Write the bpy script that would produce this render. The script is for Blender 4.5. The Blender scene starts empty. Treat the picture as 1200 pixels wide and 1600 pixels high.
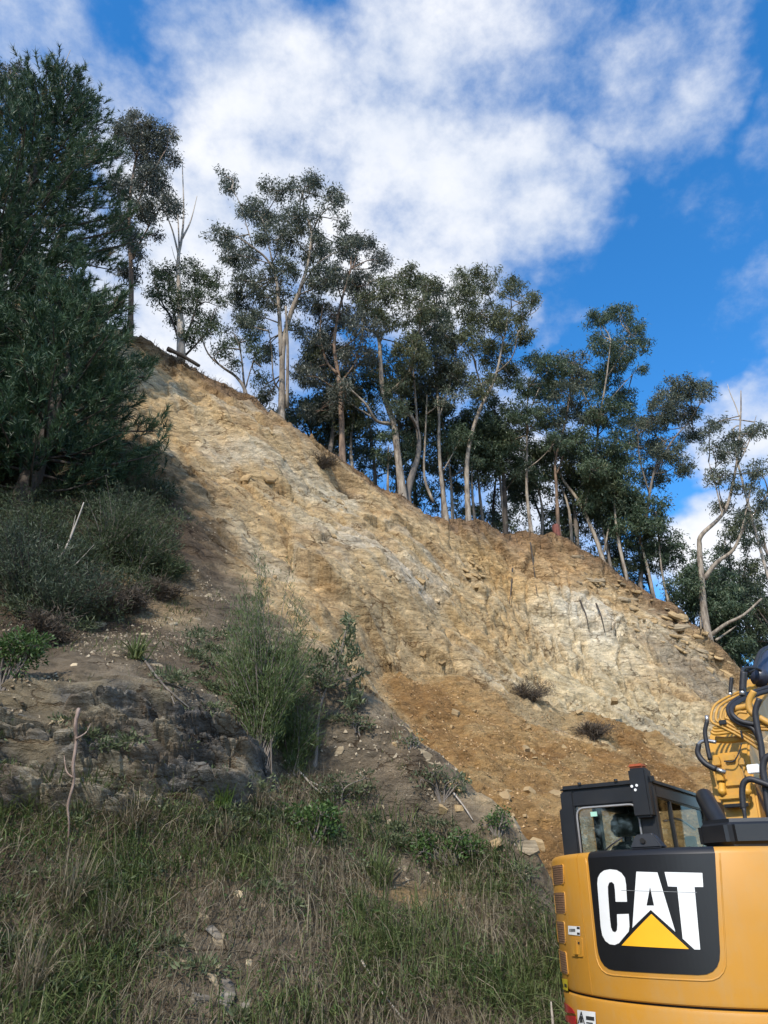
import bpy, bmesh, math, random
import numpy as np
from mathutils import Vector, Matrix
from mathutils.geometry import tessellate_polygon

random.seed(7)
rng = np.random.default_rng(7)
scene = bpy.context.scene
col = scene.collection

# ------------------------------------------------------------------ camera
PITCH = math.radians(28.4); FPX = 1130.0; EYE = 1.55
cam_d = bpy.data.cameras.new('camera'); cam = bpy.data.objects.new('camera', cam_d)
col.objects.link(cam); scene.camera = cam
cam_d.sensor_fit = 'VERTICAL'; cam_d.sensor_height = 36.0; cam_d.sensor_width = 27.0
cam_d.lens = FPX / 1600 * 36; cam_d.clip_start = 0.1; cam_d.clip_end = 3000
cam.location = (0, 0, EYE); cam.rotation_euler = (math.pi / 2 + PITCH, 0, 0)
SP, CP = math.sin(PITCH), math.cos(PITCH)

# ------------------------------------------------------------------ light
SUN_DIR = Vector((-0.27, -0.71, 0.65)).normalized()      # towards the sun
sun_d = bpy.data.lights.new('sun', 'SUN'); sun = bpy.data.objects.new('sun', sun_d); col.objects.link(sun)
sun_d.energy = 2.35; sun_d.angle = math.radians(2.0); sun_d.color = (1.0, 0.93, 0.82)
sun.rotation_euler = SUN_DIR.to_track_quat('Z', 'Y').to_euler()
scene.view_settings.view_transform = 'Standard'; scene.view_settings.look = 'None'
scene.view_settings.exposure = 1.05; scene.view_settings.gamma = 1.0
scene.view_settings.use_curve_mapping = False
scene.cycles.max_bounces = 5; scene.cycles.diffuse_bounces = 2; scene.cycles.glossy_bounces = 2; scene.cycles.transmission_bounces = 3; scene.cycles.transparent_max_bounces = 8

def pix_dir(u, v):
    a = (u - 600) / FPX; b = (800 - v) / FPX
    return Vector((a, CP - SP * b, SP + CP * b))

def make_world():
    w = bpy.data.worlds.new('World'); scene.world = w; w.use_nodes = True
    nt = w.node_tree; nt.nodes.clear(); N = nt.nodes.new; L = nt.links.new
    out = N('ShaderNodeOutputWorld'); bg = N('ShaderNodeBackground'); L(bg.outputs[0], out.inputs[0])
    bg.inputs[1].default_value = 0.14
    sky = N('ShaderNodeTexSky'); sky.sky_type = 'NISHITA'; sky.sun_disc = False
    sky.sun_elevation = math.asin(SUN_DIR.z); sky.sun_rotation = math.atan2(SUN_DIR.x, SUN_DIR.y)
    sky.altitude = 300; sky.air_density = 1.0; sky.dust_density = 0.4; sky.ozone_density = 3.0
    hs = N('ShaderNodeHueSaturation'); hs.inputs['Saturation'].default_value = 1.32; hs.inputs['Value'].default_value = 1.02
    L(sky.outputs[0], hs.inputs['Color'])
    tc = N('ShaderNodeTexCoord')
    def noise(scale, det, rough, vec, off=0.0):
        mp = N('ShaderNodeMapping'); mp.inputs['Location'].default_value = (off, off * 1.7, off * .3)
        mp.inputs['Scale'].default_value = (1, 1, 1.35)
        L(vec, mp.inputs[0])
        n = N('ShaderNodeTexNoise'); n.inputs['Scale'].default_value = scale
        n.inputs['Detail'].default_value = det; n.inputs['Roughness'].default_value = rough
        L(mp.outputs[0], n.inputs['Vector']); return n
    def math_n(op, a, b=None, c=None):
        m = N('ShaderNodeMath'); m.operation = op
        for i, x in enumerate((a, b, c)):
            if x is None: continue
            if isinstance(x, (int, float)): m.inputs[i].default_value = x
            else: L(x, m.inputs[i])
        return m.outputs[0]
    # warp of the direction for ragged edges
    wn = noise(3.2, 5, .6, tc.outputs['Generated'], 3.0)
    sub = N('ShaderNodeVectorMath'); sub.operation = 'SUBTRACT'; L(wn.outputs['Color'], sub.inputs[0]); sub.inputs[1].default_value = (.5, .5, .5)
    scl = N('ShaderNodeVectorMath'); scl.operation = 'SCALE'; L(sub.outputs[0], scl.inputs[0]); scl.inputs['Scale'].default_value = 0.36
    add = N('ShaderNodeVectorMath'); add.operation = 'ADD'; L(tc.outputs['Generated'], add.inputs[0]); L(scl.outputs[0], add.inputs[1])
    nor = N('ShaderNodeVectorMath'); nor.operation = 'NORMALIZE'; L(add.outputs[0], nor.inputs[0])
    blobs = [  # direction of each cloud bank given through the picture: u, v, angular radius (deg), weight
        (430, 170, 11, 1.0), (560, 260, 11, .95), (720, 330, 10, .9), (760, 60, 12, .75), (960, 100, 9, .75),
        (860, 180, 8, .5), (60, 60, 8, .75), (150, 150, 6, .6), (330, 330, 9, .8), (600, 60, 8, .55), (820, 400, 6, .6),
        (1190, 660, 5, .95), (1230, 470, 5, .55), (1150, 900, 7, .95), (850, 820, 8, .85), (240, 520, 9, .95), (420, 560, 8, .8),
        (1070, 255, 6, .36), (640, 700, 10, .6), (1140, 350, 5, .4), (1400, 600, 9, .7), (-250, 300, 14, .9), (300, -400, 14, .6), (1500, 100, 12, .6)]
    tot = None
    for (u, v, r, wt) in blobs:
        d = pix_dir(u, v).normalized()
        dt = N('ShaderNodeVectorMath'); dt.operation = 'DOT_PRODUCT'; L(nor.outputs[0], dt.inputs[0]); dt.inputs[1].default_value = d
        mr = N('ShaderNodeMapRange'); mr.interpolation_type = 'SMOOTHSTEP'
        L(dt.outputs['Value'], mr.inputs[0])
        mr.inputs[1].default_value = math.cos(math.radians(r * 1.35)); mr.inputs[2].default_value = math.cos(math.radians(r * .15))
        mr.inputs[3].default_value = 0; mr.inputs[4].default_value = wt
        tot = mr.outputs[0] if tot is None else math_n('MAXIMUM', tot, mr.outputs[0])
    # a broken cloud cover everywhere else behind and above the camera
    big = noise(1.7, 3, .5, tc.outputs['Generated'], 11.0)
    sepd = N('ShaderNodeVectorMath'); sepd.operation = 'DOT_PRODUCT'; L(tc.outputs['Generated'], sepd.inputs[0]); sepd.inputs[1].default_value = pix_dir(600, 800).normalized()
    outm = N('ShaderNodeMapRange'); L(sepd.outputs['Value'], outm.inputs[0]); outm.inputs[1].default_value = .72; outm.inputs[2].default_value = .45
    outm.inputs[3].default_value = 0; outm.inputs[4].default_value = 1
    bgc = math_n('MULTIPLY', math_n('MULTIPLY', big.outputs['Fac'], 1.15), outm.outputs[0])
    tot = math_n('MAXIMUM', tot, bgc)
    fn = noise(4.2, 9, .62, tc.outputs['Generated'], 5.0)
    dens = math_n('ADD', tot, math_n('MULTIPLY', math_n('SUBTRACT', fn.outputs['Fac'], .5), 1.75))
    mask = N('ShaderNodeMapRange'); mask.interpolation_type = 'SMOOTHSTEP'; L(dens, mask.inputs[0])
    mask.inputs[1].default_value = .38; mask.inputs[2].default_value = 1.0
    mask.inputs[3].default_value = 0.0; mask.inputs[4].default_value = .97
    # cloud body: brighter cores, blue-grey thin parts
    sn = noise(3.4, 6, .6, tc.outputs['Generated'], 8.0)
    cr = N('ShaderNodeValToRGB'); L(math_n('ADD', math_n('MULTIPLY', dens, .45), math_n('MULTIPLY', sn.outputs['Fac'], .75)), cr.inputs[0])
    e = cr.color_ramp.elements
    e[0].position = .25; e[0].color = (.40, .50, .68, 1); e[1].position = .95; e[1].color = (.97, .97, .99, 1)
    m5 = cr.color_ramp.elements.new(.6); m5.color = (.64, .71, .83, 1)
    sc = N('ShaderNodeVectorMath'); sc.operation = 'SCALE'; L(cr.outputs[0], sc.inputs[0]); sc.inputs['Scale'].default_value = 3.9
    mix = N('ShaderNodeMix'); mix.data_type = 'RGBA'; L(mask.outputs[0], mix.inputs[0]); L(hs.outputs[0], mix.inputs[6]); L(sc.outputs[0], mix.inputs[7])
    L(mix.outputs[2], bg.inputs[0])
make_world()

# ------------------------------------------------------------------ helpers
def W(u, v, Y):
    d = pix_dir(u, v); k = Y / d.y
    return Vector((d.x * k, Y, EYE + d.z * k))

def mpp(u, v, Y):                     # metres per photo pixel at that depth
    return Y / pix_dir(u, v).y / FPX

def tag(o, label=None, cat=None, group=None, kind=None):
    if label: o['label'] = label
    if cat: o['category'] = cat
    if group: o['group'] = group
    if kind: o['kind'] = kind
    return o

def empty(name, loc, label=None, cat=None, group=None):
    o = bpy.data.objects.new(name, None); o.location = loc; o.empty_display_size = .2
    col.objects.link(o); return tag(o, label, cat, group)

def mesh_np(name, V, F, mats=None, smooth=False, attrs=None, cols=None, mat_idx=None):
    """V (n,3); F list of int arrays (k, 3 or 4)"""
    me = bpy.data.meshes.new(name)
    V = np.asarray(V, dtype=np.float32)
    if not isinstance(F, list): F = [F]
    F = [np.asarray(f, dtype=np.int32) for f in F if len(f)]
    me.vertices.add(len(V)); me.vertices.foreach_set('co', V.ravel())
    loops = np.concatenate([f.ravel() for f in F]); me.loops.add(len(loops)); me.loops.foreach_set('vertex_index', loops)
    tot = np.concatenate([np.full(len(f), f.shape[1], np.int32) for f in F])
    st = np.concatenate([[0], np.cumsum(tot)[:-1]]).astype(np.int32)
    me.polygons.add(len(tot)); me.polygons.foreach_set('loop_start', st); me.polygons.foreach_set('loop_total', tot)
    me.polygons.foreach_set('use_smooth', np.full(len(tot), smooth))
    if mat_idx is not None: me.polygons.foreach_set('material_index', np.asarray(mat_idx, np.int32))
    me.update(calc_edges=True)
    if attrs:
        for k, a in attrs.items():
            at = me.attributes.new(k, 'FLOAT', 'POINT'); at.data.foreach_set('value', np.asarray(a, np.float32))
    if cols:
        for k, a in cols.items():
            at = me.attributes.new(k, 'FLOAT_COLOR', 'POINT'); at.data.foreach_set('color', np.asarray(a, np.float32).ravel())
    for m in (mats if isinstance(mats, (list, tuple)) else [mats]):
        if m: me.materials.append(m)
    return me

def link(name, me, parent=None):
    o = bpy.data.objects.new(name, me); col.objects.link(o)
    if parent: o.parent = parent
    return o

class MB:
    def __init__(s): s.V = []; s.F = []
    def add(s, V, F):
        n = len(s.V); s.V += [tuple(v) for v in V]; s.F += [tuple(i + n for i in f) for f in F]
    def box(s, x0, x1, y0, y1, z0, z1, M=None):
        V = [Vector((x, y, z)) for x in (x0, x1) for y in (y0, y1) for z in (z0, z1)]
        if M is not None: V = [M @ v for v in V]
        s.add(V, [(0, 1, 3, 2), (4, 6, 7, 5), (0, 4, 5, 1), (2, 3, 7, 6), (0, 2, 6, 4), (1, 5, 7, 3)])
    def prism(s, poly, axis, a0, a1):     # poly 2D in the two other axes (cyclic order), extruded along axis
        n = len(poly)
        def P(p, a):
            if axis == 0: return (a, p[0], p[1])
            if axis == 1: return (p[0], a, p[1])
            return (p[0], p[1], a)
        V = [P(p, a0) for p in poly] + [P(p, a1) for p in poly]
        F = [tuple(range(n)), tuple(range(2 * n - 1, n - 1, -1))] + [(i, i + n, (i + 1) % n + n, (i + 1) % n) for i in range(n)]
        s.add(V, F)
    def tube(s, pts, rad, seg=8, cap=True):
        pts = [Vector(p) for p in pts]; n = len(pts)
        if not hasattr(rad, '__len__'): rad = [rad] * n
        up = None; base = len(s.V); 
        for i, p in enumerate(pts):
            t = (pts[min(i + 1, n - 1)] - pts[max(i - 1, 0)])
            if t.length < 1e-9: t = Vector((0, 0, 1))
            t.normalize()
            if up is None:
                up = t.orthogonal().normalized()
            else:
                up = (up - t * up.dot(t))
                up = up.normalized() if up.length > 1e-6 else t.orthogonal().normalized()
            bi = t.cross(up)
            for k in range(seg):
                a = 2 * math.pi * k / seg
                s.V.append(tuple(p + (up * math.cos(a) + bi * math.sin(a)) * rad[i]))
        for i in range(n - 1):
            for k in range(seg):
                a = base + i * seg + k; b = base + i * seg + (k + 1) % seg
                s.F.append((a, b, b + seg, a + seg))
        if cap:
            s.F.append(tuple(base + k for k in range(seg))[::-1]); s.F.append(tuple(base + (n - 1) * seg + k for k in range(seg)))
    def build(s, name, m, parent=None, smooth=False, bevel=0, seg=2):
        me = bpy.data.meshes.new(name); me.from_pydata(s.V, [], s.F)
        bm = bmesh.new(); bm.from_mesh(me); bmesh.ops.recalc_face_normals(bm, faces=bm.faces)
        if bevel:
            ed = [e for e in bm.edges if len(e.link_faces) == 2 and e.calc_face_angle(0) > .6]
            if ed: bmesh.ops.bevel(bm, geom=ed, offset=bevel, segments=seg, affect='EDGES', clamp_overlap=True)
        bm.to_mesh(me); bm.free()
        for p in me.polygons: p.use_smooth = smooth
        if m: me.materials.append(m)
        return link(name, me, parent)

def spline(pts, n=6):                 # Catmull-Rom through a list of Vectors
    pts = [Vector(p) for p in pts]
    if len(pts) < 3: return pts
    P = [pts[0] * 2 - pts[1]] + pts + [pts[-1] * 2 - pts[-2]]
    out = []
    for i in range(1, len(P) - 2):
        p0, p1, p2, p3 = P[i - 1:i + 3]
        for k in range(n):
            t = k / n
            out.append(.5 * ((2 * p1) + (p2 - p0) * t + (2 * p0 - 5 * p1 + 4 * p2 - p3) * t * t + (3 * p1 - p0 - 3 * p2 + p3) * t ** 3))
    out.append(pts[-1]); return out

# ---- noise in numpy
_perm = np.random.default_rng(3).permutation(256); _perm = np.concatenate([_perm, _perm, _perm])
_grad = np.random.default_rng(4).normal(size=(256, 3)); _grad /= np.linalg.norm(_grad, axis=1)[:, None]
def perlin(P):
    P = np.asarray(P, float); I = np.floor(P).astype(int); f = P - I; I &= 255
    u = f * f * f * (f * (f * 6 - 15) + 10); r = 0
    for dx in (0, 1):
        for dy in (0, 1):
            for dz in (0, 1):
                h = _perm[_perm[_perm[(I[..., 0] + dx) & 255] + ((I[..., 1] + dy) & 255)] + ((I[..., 2] + dz) & 255)]
                g = _grad[h]
                d = g[..., 0] * (f[..., 0] - dx) + g[..., 1] * (f[..., 1] - dy) + g[..., 2] * (f[..., 2] - dz)
                w = (u[..., 0] if dx else 1 - u[..., 0]) * (u[..., 1] if dy else 1 - u[..., 1]) * (u[..., 2] if dz else 1 - u[..., 2])
                r = r + d * w
    return r * 1.6
def fbm(P, o=4, lac=2.03, g=.5):
    a = 1; r = 0; P = np.asarray(P, float)
    for i in range(o):
        r = r + a * perlin(P + i * 17.3); P = P * lac; a *= g
    return r
def n2(S, T, sc=1.0, seed=0.0, o=4, g=.5):
    return fbm(np.stack([S * sc + seed, T * sc + seed * 1.3, np.full_like(S, seed * .7)], -1), o, g=g)
def facets(S, T, seed):
    """cellular facets: returns a tilted plate height per cell and the distance to the cell border"""
    I = np.floor(S).astype(int); J = np.floor(T).astype(int)
    d1 = np.full(S.shape, 9.); d2 = np.full(S.shape, 9.); H = np.zeros(S.shape)
    r = np.random.default_rng(seed); tab = r.random((64, 64, 5))
    for di in (-1, 0, 1):
        for dj in (-1, 0, 1):
            c = tab[(I + di) & 63, (J + dj) & 63]
            px = I + di + c[..., 0]; py = J + dj + c[..., 1]
            ex = S - px; ey = T - py; d = ex * ex + ey * ey
            h = (c[..., 2] - .5) + ex * (c[..., 3] - .5) * 1.3 + ey * (c[..., 4] - .5) * 1.3
            m = d < d1
            d2 = np.where(m, d1, np.minimum(d2, d)); H = np.where(m, h, H); d1 = np.where(m, d, d1)
    return H, np.sqrt(d2) - np.sqrt(d1)

# ------------------------------------------------------------------ materials
def new_mat(name):
    m = bpy.data.materials.new(name); m.use_nodes = True; nt = m.node_tree; nt.nodes.clear()
    out = nt.nodes.new('ShaderNodeOutputMaterial'); p = nt.nodes.new('ShaderNodeBsdfPrincipled')
    nt.links.new(p.outputs[0], out.inputs[0]); return m, nt, p, out

def surf(name, c, rough=.5, metal=0, var=.15, scale=6, bump=0, bscale=40, dirt=None, spec=.5, coat=0, bed=0, streak=0):
    m, nt, p, out = new_mat(name); N = nt.nodes.new; L = nt.links.new
    tc = N('ShaderNodeTexCoord'); n = N('ShaderNodeTexNoise'); vec = tc.outputs['Object']
    if bed:
        g_ = N('ShaderNodeNewGeometry'); mp = N('ShaderNodeMapping'); mp.inputs['Scale'].default_value = (.5, .5, bed); mp.inputs['Rotation'].default_value = (0, math.radians(-8), 0); L(g_.outputs['Position'], mp.inputs[0]); vec = mp.outputs[0]
    L(vec, n.inputs['Vector'])
    n.inputs['Scale'].default_value = scale; n.inputs['Detail'].default_value = 6
    r = N('ShaderNodeValToRGB'); L(n.outputs['Fac'], r.inputs[0])
    r.color_ramp.elements[0].position = .3; r.color_ramp.elements[1].position = .7
    r.color_ramp.elements[0].color = tuple(x * (1 - var) for x in c) + (1,); r.color_ramp.elements[1].color = tuple(min(1, x * (1 + var)) for x in c) + (1,)
    src = r.outputs[0]
    if streak:
        sm = N('ShaderNodeMapping'); sm.inputs['Scale'].default_value = (9, 9, .7); L(tc.outputs['Object'], sm.inputs[0]); sn_ = N('ShaderNodeTexNoise'); sn_.inputs['Scale'].default_value = 1.5; sn_.inputs['Detail'].default_value = 8; sn_.inputs['Roughness'].default_value = .7; L(sm.outputs[0], sn_.inputs['Vector'])
        sr = N('ShaderNodeMapRange'); L(sn_.outputs['Fac'], sr.inputs[0]); sr.inputs[1].default_value = .5; sr.inputs[2].default_value = .78; sr.inputs[4].default_value = streak
        sx = N('ShaderNodeMix'); sx.data_type = 'RGBA'; L(sr.outputs[0], sx.inputs[0]); L(src, sx.inputs[6]); sx.inputs[7].default_value = (.36, .26, .14, 1); src = sx.outputs[2]
        rr_ = N('ShaderNodeMapRange'); L(sn_.outputs['Fac'], rr_.inputs[0]); rr_.inputs[3].default_value = rough - .1; rr_.inputs[4].default_value = rough + .3; rsrc = rr_.outputs[0]
    if dirt:
        d = N('ShaderNodeTexNoise'); L(tc.outputs['Object'], d.inputs['Vector']); d.inputs['Scale'].default_value = 2.3; d.inputs['Detail'].default_value = 9; d.inputs['Roughness'].default_value = .7
        dr = N('ShaderNodeMapRange'); L(d.outputs['Fac'], dr.inputs[0]); dr.inputs[1].default_value = .45; dr.inputs[2].default_value = .75; dr.inputs[4].default_value = dirt[1]
        mx = N('ShaderNodeMix'); mx.data_type = 'RGBA'; L(dr.outputs[0], mx.inputs[0]); L(src, mx.inputs[6]); mx.inputs[7].default_value = dirt[0] + (1,); src = mx.outputs[2]
    L(src, p.inputs['Base Color']); p.inputs['Roughness'].default_value = rough
    if streak: L(rsrc, p.inputs['Roughness'])
    p.inputs['Metallic'].default_value = metal
    p.inputs['Specular IOR Level'].default_value = spec; p.inputs['Coat Weight'].default_value = coat
    if bump:
        b = N('ShaderNodeTexNoise'); L(vec, b.inputs['Vector']); b.inputs['Scale'].default_value = bscale; b.inputs['Detail'].default_value = 5
        bp = N('ShaderNodeBump'); L(b.outputs['Fac'], bp.inputs['Height']); bp.inputs['Strength'].default_value = bump; bp.inputs['Distance'].default_value = .02
        L(bp.outputs[0], p.inputs['Normal'])
    return m

def leaf_mat(name, c0, c1, trans=.25, rough=.55, c2=None):
    """colour from the per-leaf attribute 'tone'"""
    m, nt, p, out = new_mat(name); N = nt.nodes.new; L = nt.links.new
    at = N('ShaderNodeAttribute'); at.attribute_name = 'tone'
    r = N('ShaderNodeValToRGB'); L(at.outputs['Fac'], r.inputs[0])
    r.color_ramp.elements[0].color = c0 + (1,); r.color_ramp.elements[1].color = c1 + (1,)
    if c2: e = r.color_ramp.elements.new(.93); e.color = c1 + (1,); r.color_ramp.elements[-1].color = c2 + (1,)
    L(r.outputs[0], p.inputs['Base Color']); p.inputs['Roughness'].default_value = rough; p.inputs['Specular IOR Level'].default_value = .35
    t = N('ShaderNodeBsdfTranslucent'); L(r.outputs[0], t.inputs[0])
    mx = N('ShaderNodeMixShader'); mx.inputs[0].default_value = trans; L(p.outputs[0], mx.inputs[1]); L(t.outputs[0], mx.inputs[2]); L(mx.outputs[0], out.inputs[0])
    return m

def bark_mat(name, c0, c1, scale=3.0):
    m, nt, p, out = new_mat(name); N = nt.nodes.new; L = nt.links.new
    tc = N('ShaderNodeTexCoord'); mp = N('ShaderNodeMapping'); mp.inputs['Scale'].default_value = (scale, scale, scale * .22); L(tc.outputs['Object'], mp.inputs[0])
    n = N('ShaderNodeTexNoise'); n.inputs['Scale'].default_value = 1.6; n.inputs['Detail'].default_value = 8; n.inputs['Roughness'].default_value = .65; L(mp.outputs[0], n.inputs['Vector'])
    r = N('ShaderNodeValToRGB'); L(n.outputs['Fac'], r.inputs[0]); r.color_ramp.elements[0].position = .36; r.color_ramp.elements[1].position = .64
    r.color_ramp.elements[0].color = c0 + (1,); r.color_ramp.elements[1].color = c1 + (1,)
    L(r.outputs[0], p.inputs['Base Color']); p.inputs['Roughness'].default_value = .85
    b = N('ShaderNodeBump'); L(n.outputs['Fac'], b.inputs['Height']); b.inputs['Strength'].default_value = .6; b.inputs['Distance'].default_value = .05; L(b.outputs[0], p.inputs['Normal'])
    return m

def earth_mat(name, detail=1.0, fine=(.55, 1.5), bump=.9, crack=.8):
    """albedo zones come with the mesh ('base'); grain, stones and streaks are added here"""
    m, nt, p, out = new_mat(name); N = nt.nodes.new; L = nt.links.new
    at = N('ShaderNodeAttribute'); at.attribute_name = 'base'
    geo = N('ShaderNodeNewGeometry')
    mp = N('ShaderNodeMapping'); L(geo.outputs['Position'], mp.inputs[0]); mp.inputs['Rotation'].default_value = (0, math.radians(-36), 0); mp.inputs['Scale'].default_value = (.7, 1, 1.7)
    n1 = N('ShaderNodeTexNoise'); n1.inputs['Scale'].default_value = 2.4 * detail; n1.inputs['Detail'].default_value = 10; n1.inputs['Roughness'].default_value = .72; L(mp.outputs[0], n1.inputs['Vector'])
    n2_ = N('ShaderNodeTexNoise'); n2_.inputs['Scale'].default_value = 15 * detail; n2_.inputs['Detail'].default_value = 6; n2_.inputs['Roughness'].default_value = .7; L(geo.outputs['Position'], n2_.inputs['Vector'])
    vo = N('ShaderNodeTexVoronoi'); vo.feature = 'F1'; vo.inputs['Scale'].default_value = 5 * detail; L(mp.outputs[0], vo.inputs['Vector'])
    r1 = N('ShaderNodeMapRange'); L(n1.outputs['Fac'], r1.inputs[0]); r1.inputs[1].default_value = .3; r1.inputs[2].default_value = .7; r1.inputs[3].default_value = fine[0]; r1.inputs[4].default_value = fine[1]
    r2 = N('ShaderNodeMapRange'); L(n2_.outputs['Fac'], r2.inputs[0]); r2.inputs[1].default_value = .3; r2.inputs[2].default_value = .7; r2.inputs[3].default_value = .78; r2.inputs[4].default_value = 1.24
    r3 = N('ShaderNodeSeparateColor'); L(vo.outputs['Color'], r3.inputs[0])
    r4 = N('ShaderNodeMapRange'); L(r3.outputs[0], r4.inputs[0]); r4.inputs[3].default_value = .86; r4.inputs[4].default_value = 1.16
    m1 = N('ShaderNodeMath'); m1.operation = 'MULTIPLY'; L(r1.outputs[0], m1.inputs[0]); L(r2.outputs[0], m1.inputs[1])
    m2 = N('ShaderNodeMath'); m2.operation = 'MULTIPLY'; L(m1.outputs[0], m2.inputs[0]); L(r4.outputs[0], m2.inputs[1])
    sc = N('ShaderNodeVectorMath'); sc.operation = 'SCALE'; L(at.outputs['Color'], sc.inputs[0]); L(m2.outputs[0], sc.inputs['Scale'])
    # iron-stained seams
    n3 = N('ShaderNodeTexNoise'); n3.inputs['Scale'].default_value = 1.1; n3.inputs['Detail'].default_value = 7; n3.inputs['Roughness'].default_value = .65; L(mp.outputs[0], n3.inputs['Vector'])
    r5 = N('ShaderNodeMapRange'); L(n3.outputs['Fac'], r5.inputs[0]); r5.inputs[1].default_value = .5; r5.inputs[2].default_value = .72; r5.inputs[4].default_value = .34
    mu = N('ShaderNodeMix'); mu.data_type = 'RGBA'; mu.blend_type = 'MULTIPLY'; L(r5.outputs[0], mu.inputs[0]); L(sc.outputs[0], mu.inputs[6]); mu.inputs[7].default_value = (.80, .58, .36, 1)
    wv = N('ShaderNodeVectorMath'); wv.operation = 'MULTIPLY_ADD'; L(n3.outputs['Color'], wv.inputs[0]); wv.inputs[1].default_value = (.9, .9, .9); L(mp.outputs[0], wv.inputs[2])
    ck = N('ShaderNodeTexVoronoi'); ck.feature = 'DISTANCE_TO_EDGE'; ck.inputs['Scale'].default_value = 1.15; L(wv.outputs[0], ck.inputs['Vector'])
    cn = N('ShaderNodeTexNoise'); cn.inputs['Scale'].default_value = .8; L(geo.outputs['Position'], cn.inputs['Vector'])
    cm = N('ShaderNodeMapRange'); L(ck.outputs['Distance'], cm.inputs[0]); cm.inputs[1].default_value = .004; cm.inputs[2].default_value = .022; cm.inputs[3].default_value = 1; cm.inputs[4].default_value = 0
    cf = N('ShaderNodeMapRange'); L(cn.outputs['Fac'], cf.inputs[0]); cf.inputs[1].default_value = .45; cf.inputs[2].default_value = .6; cf.inputs[4].default_value = crack
    cx = N('ShaderNodeMath'); cx.operation = 'MULTIPLY'; L(cm.outputs[0], cx.inputs[0]); L(cf.outputs[0], cx.inputs[1])
    mk = N('ShaderNodeMix'); mk.data_type = 'RGBA'; mk.blend_type = 'MULTIPLY'; L(cx.outputs[0], mk.inputs[0]); L(mu.outputs[2], mk.inputs[6]); mk.inputs[7].default_value = (.38, .28, .20, 1)
    L(mk.outputs[2], p.inputs['Base Color']); p.inputs['Roughness'].default_value = .93; p.inputs['Specular IOR Level'].default_value = .15
    s1 = N('ShaderNodeMath'); s1.operation = 'MULTIPLY_ADD'; L(n1.outputs['Fac'], s1.inputs[0]); s1.inputs[1].default_value = 2.6; L(n2_.outputs['Fac'], s1.inputs[2])
    s2 = N('ShaderNodeMath'); s2.operation = 'MULTIPLY_ADD'; L(vo.outputs['Distance'], s2.inputs[0]); s2.inputs[1].default_value = -.8; L(s1.outputs[0], s2.inputs[2])
    s3 = N('ShaderNodeMath'); s3.operation = 'MULTIPLY_ADD'; L(cx.outputs[0], s3.inputs[0]); s3.inputs[1].default_value = -.9; L(s2.outputs[0], s3.inputs[2])
    b = N('ShaderNodeBump'); L(s3.outputs[0], b.inputs['Height']); b.inputs['Strength'].default_value = bump; b.inputs['Distance'].default_value = .09; L(b.outputs[0], p.inputs['Normal'])
    return m

M_EARTH = earth_mat('earth'); M_SPOIL = earth_mat('spoil_earth', 1.7, (.66, 1.3), 1.0, 0)
M_GROUND = surf('gravel_ground', (.17, .14, .10), .95, var=.35, scale=3, bump=.6, bscale=20)
M_ROCK = surf('ochre_rock', (.37, .265, .14), .92, var=.3, scale=3.5, bed=2, bump=1.0, bscale=6, dirt=((.24, .14, .07), .5), spec=.2)
M_ROCKP = surf('pale_rock', (.43, .345, .225), .92, var=.3, scale=3.5, bed=2, bump=1.0, bscale=6, dirt=((.33, .22, .12), .4), spec=.2)
M_ROCKG = surf('grey_rock', (.165, .145, .118), .92, var=.5, scale=4, bed=5, bump=1.0, bscale=8, dirt=((.27, .20, .12), .5), spec=.2)
M_ROCKT = surf('tan_rock', (.29, .23, .15), .92, var=.5, scale=4, bed=5, bump=1.0, bscale=8, dirt=((.16, .12, .08), .6), spec=.2)
M_EUC = leaf_mat('gum_leaves', (.038, .054, .038), (.150, .166, .108), .22, .42, (.26, .23, .14))
M_EUC2 = leaf_mat('gum_leaves_grey', (.042, .056, .044), (.155, .160, .118), .22, .42, (.27, .20, .14))
M_EUC3 = leaf_mat('gum_leaves_olive', (.044, .058, .026), (.165, .178, .086), .24, .45, (.28, .24, .12))
M_EUC4 = leaf_mat('gum_leaves_green', (.030, .054, .028), (.120, .160, .088), .24, .42, (.22, .22, .12))
M_DARK = leaf_mat('dark_leaves', (.026, .042, .024), (.105, .130, .072), .2, .5)
M_PINE = leaf_mat('pine_needles', (.014, .040, .020), (.078, .128, .056), .2, .5, (.17, .13, .07))
M_BROOM = leaf_mat('broom_leaves', (.050, .085, .025), (.150, .190, .070), .3, .5)
M_BUSH = leaf_mat('bush_leaves', (.035, .075, .018), (.110, .175, .050), .3, .45)
M_OLIVE = leaf_mat('olive_leaves', (.055, .078, .034), (.190, .215, .110), .3, .45)
M_GREY = leaf_mat('feathery_leaves', (.030, .052, .022), (.098, .122, .052), .25, .55)
M_GRASS = leaf_mat('grass_blades', (.056, .090, .026), (.215, .245, .092), .3, .55)
M_DRY = leaf_mat('dry_grass_blades', (.13, .10, .065), (.34, .285, .19), .3, .6)
M_DEAD = leaf_mat('dead_twigs', (.045, .032, .022), (.13, .10, .07), .0, .8)
M_BARKP = bark_mat('pale_bark', (.10, .075, .055), (.36, .30, .23), 5)
M_BARKB = bark_mat('brown_bark', (.09, .058, .040), (.26, .17, .11), 4)
M_BARKG = bark_mat('grey_bark', (.085, .072, .060), (.24, .20, .165), 4)
M_BARKD = bark_mat('dark_bark', (.025, .020, .016), (.085, .065, .05), 5)
M_SNAG = bark_mat('bleached_wood', (.24, .20, .16), (.48, .42, .35), 4)

# ------------------------------------------------------------------ the hillside
CD, SD = math.cos(math.radians(50)), math.sin(math.radians(50))      # frame of the slope: s = x, t up the dip, n outwards
def to_stn(p): return (p[0], CD * p[1] + SD * p[2], -SD * p[1] + CD * p[2])
def from_stn(s, t, n): return (s, CD * t - SD * n, SD * t + CD * n)

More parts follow.
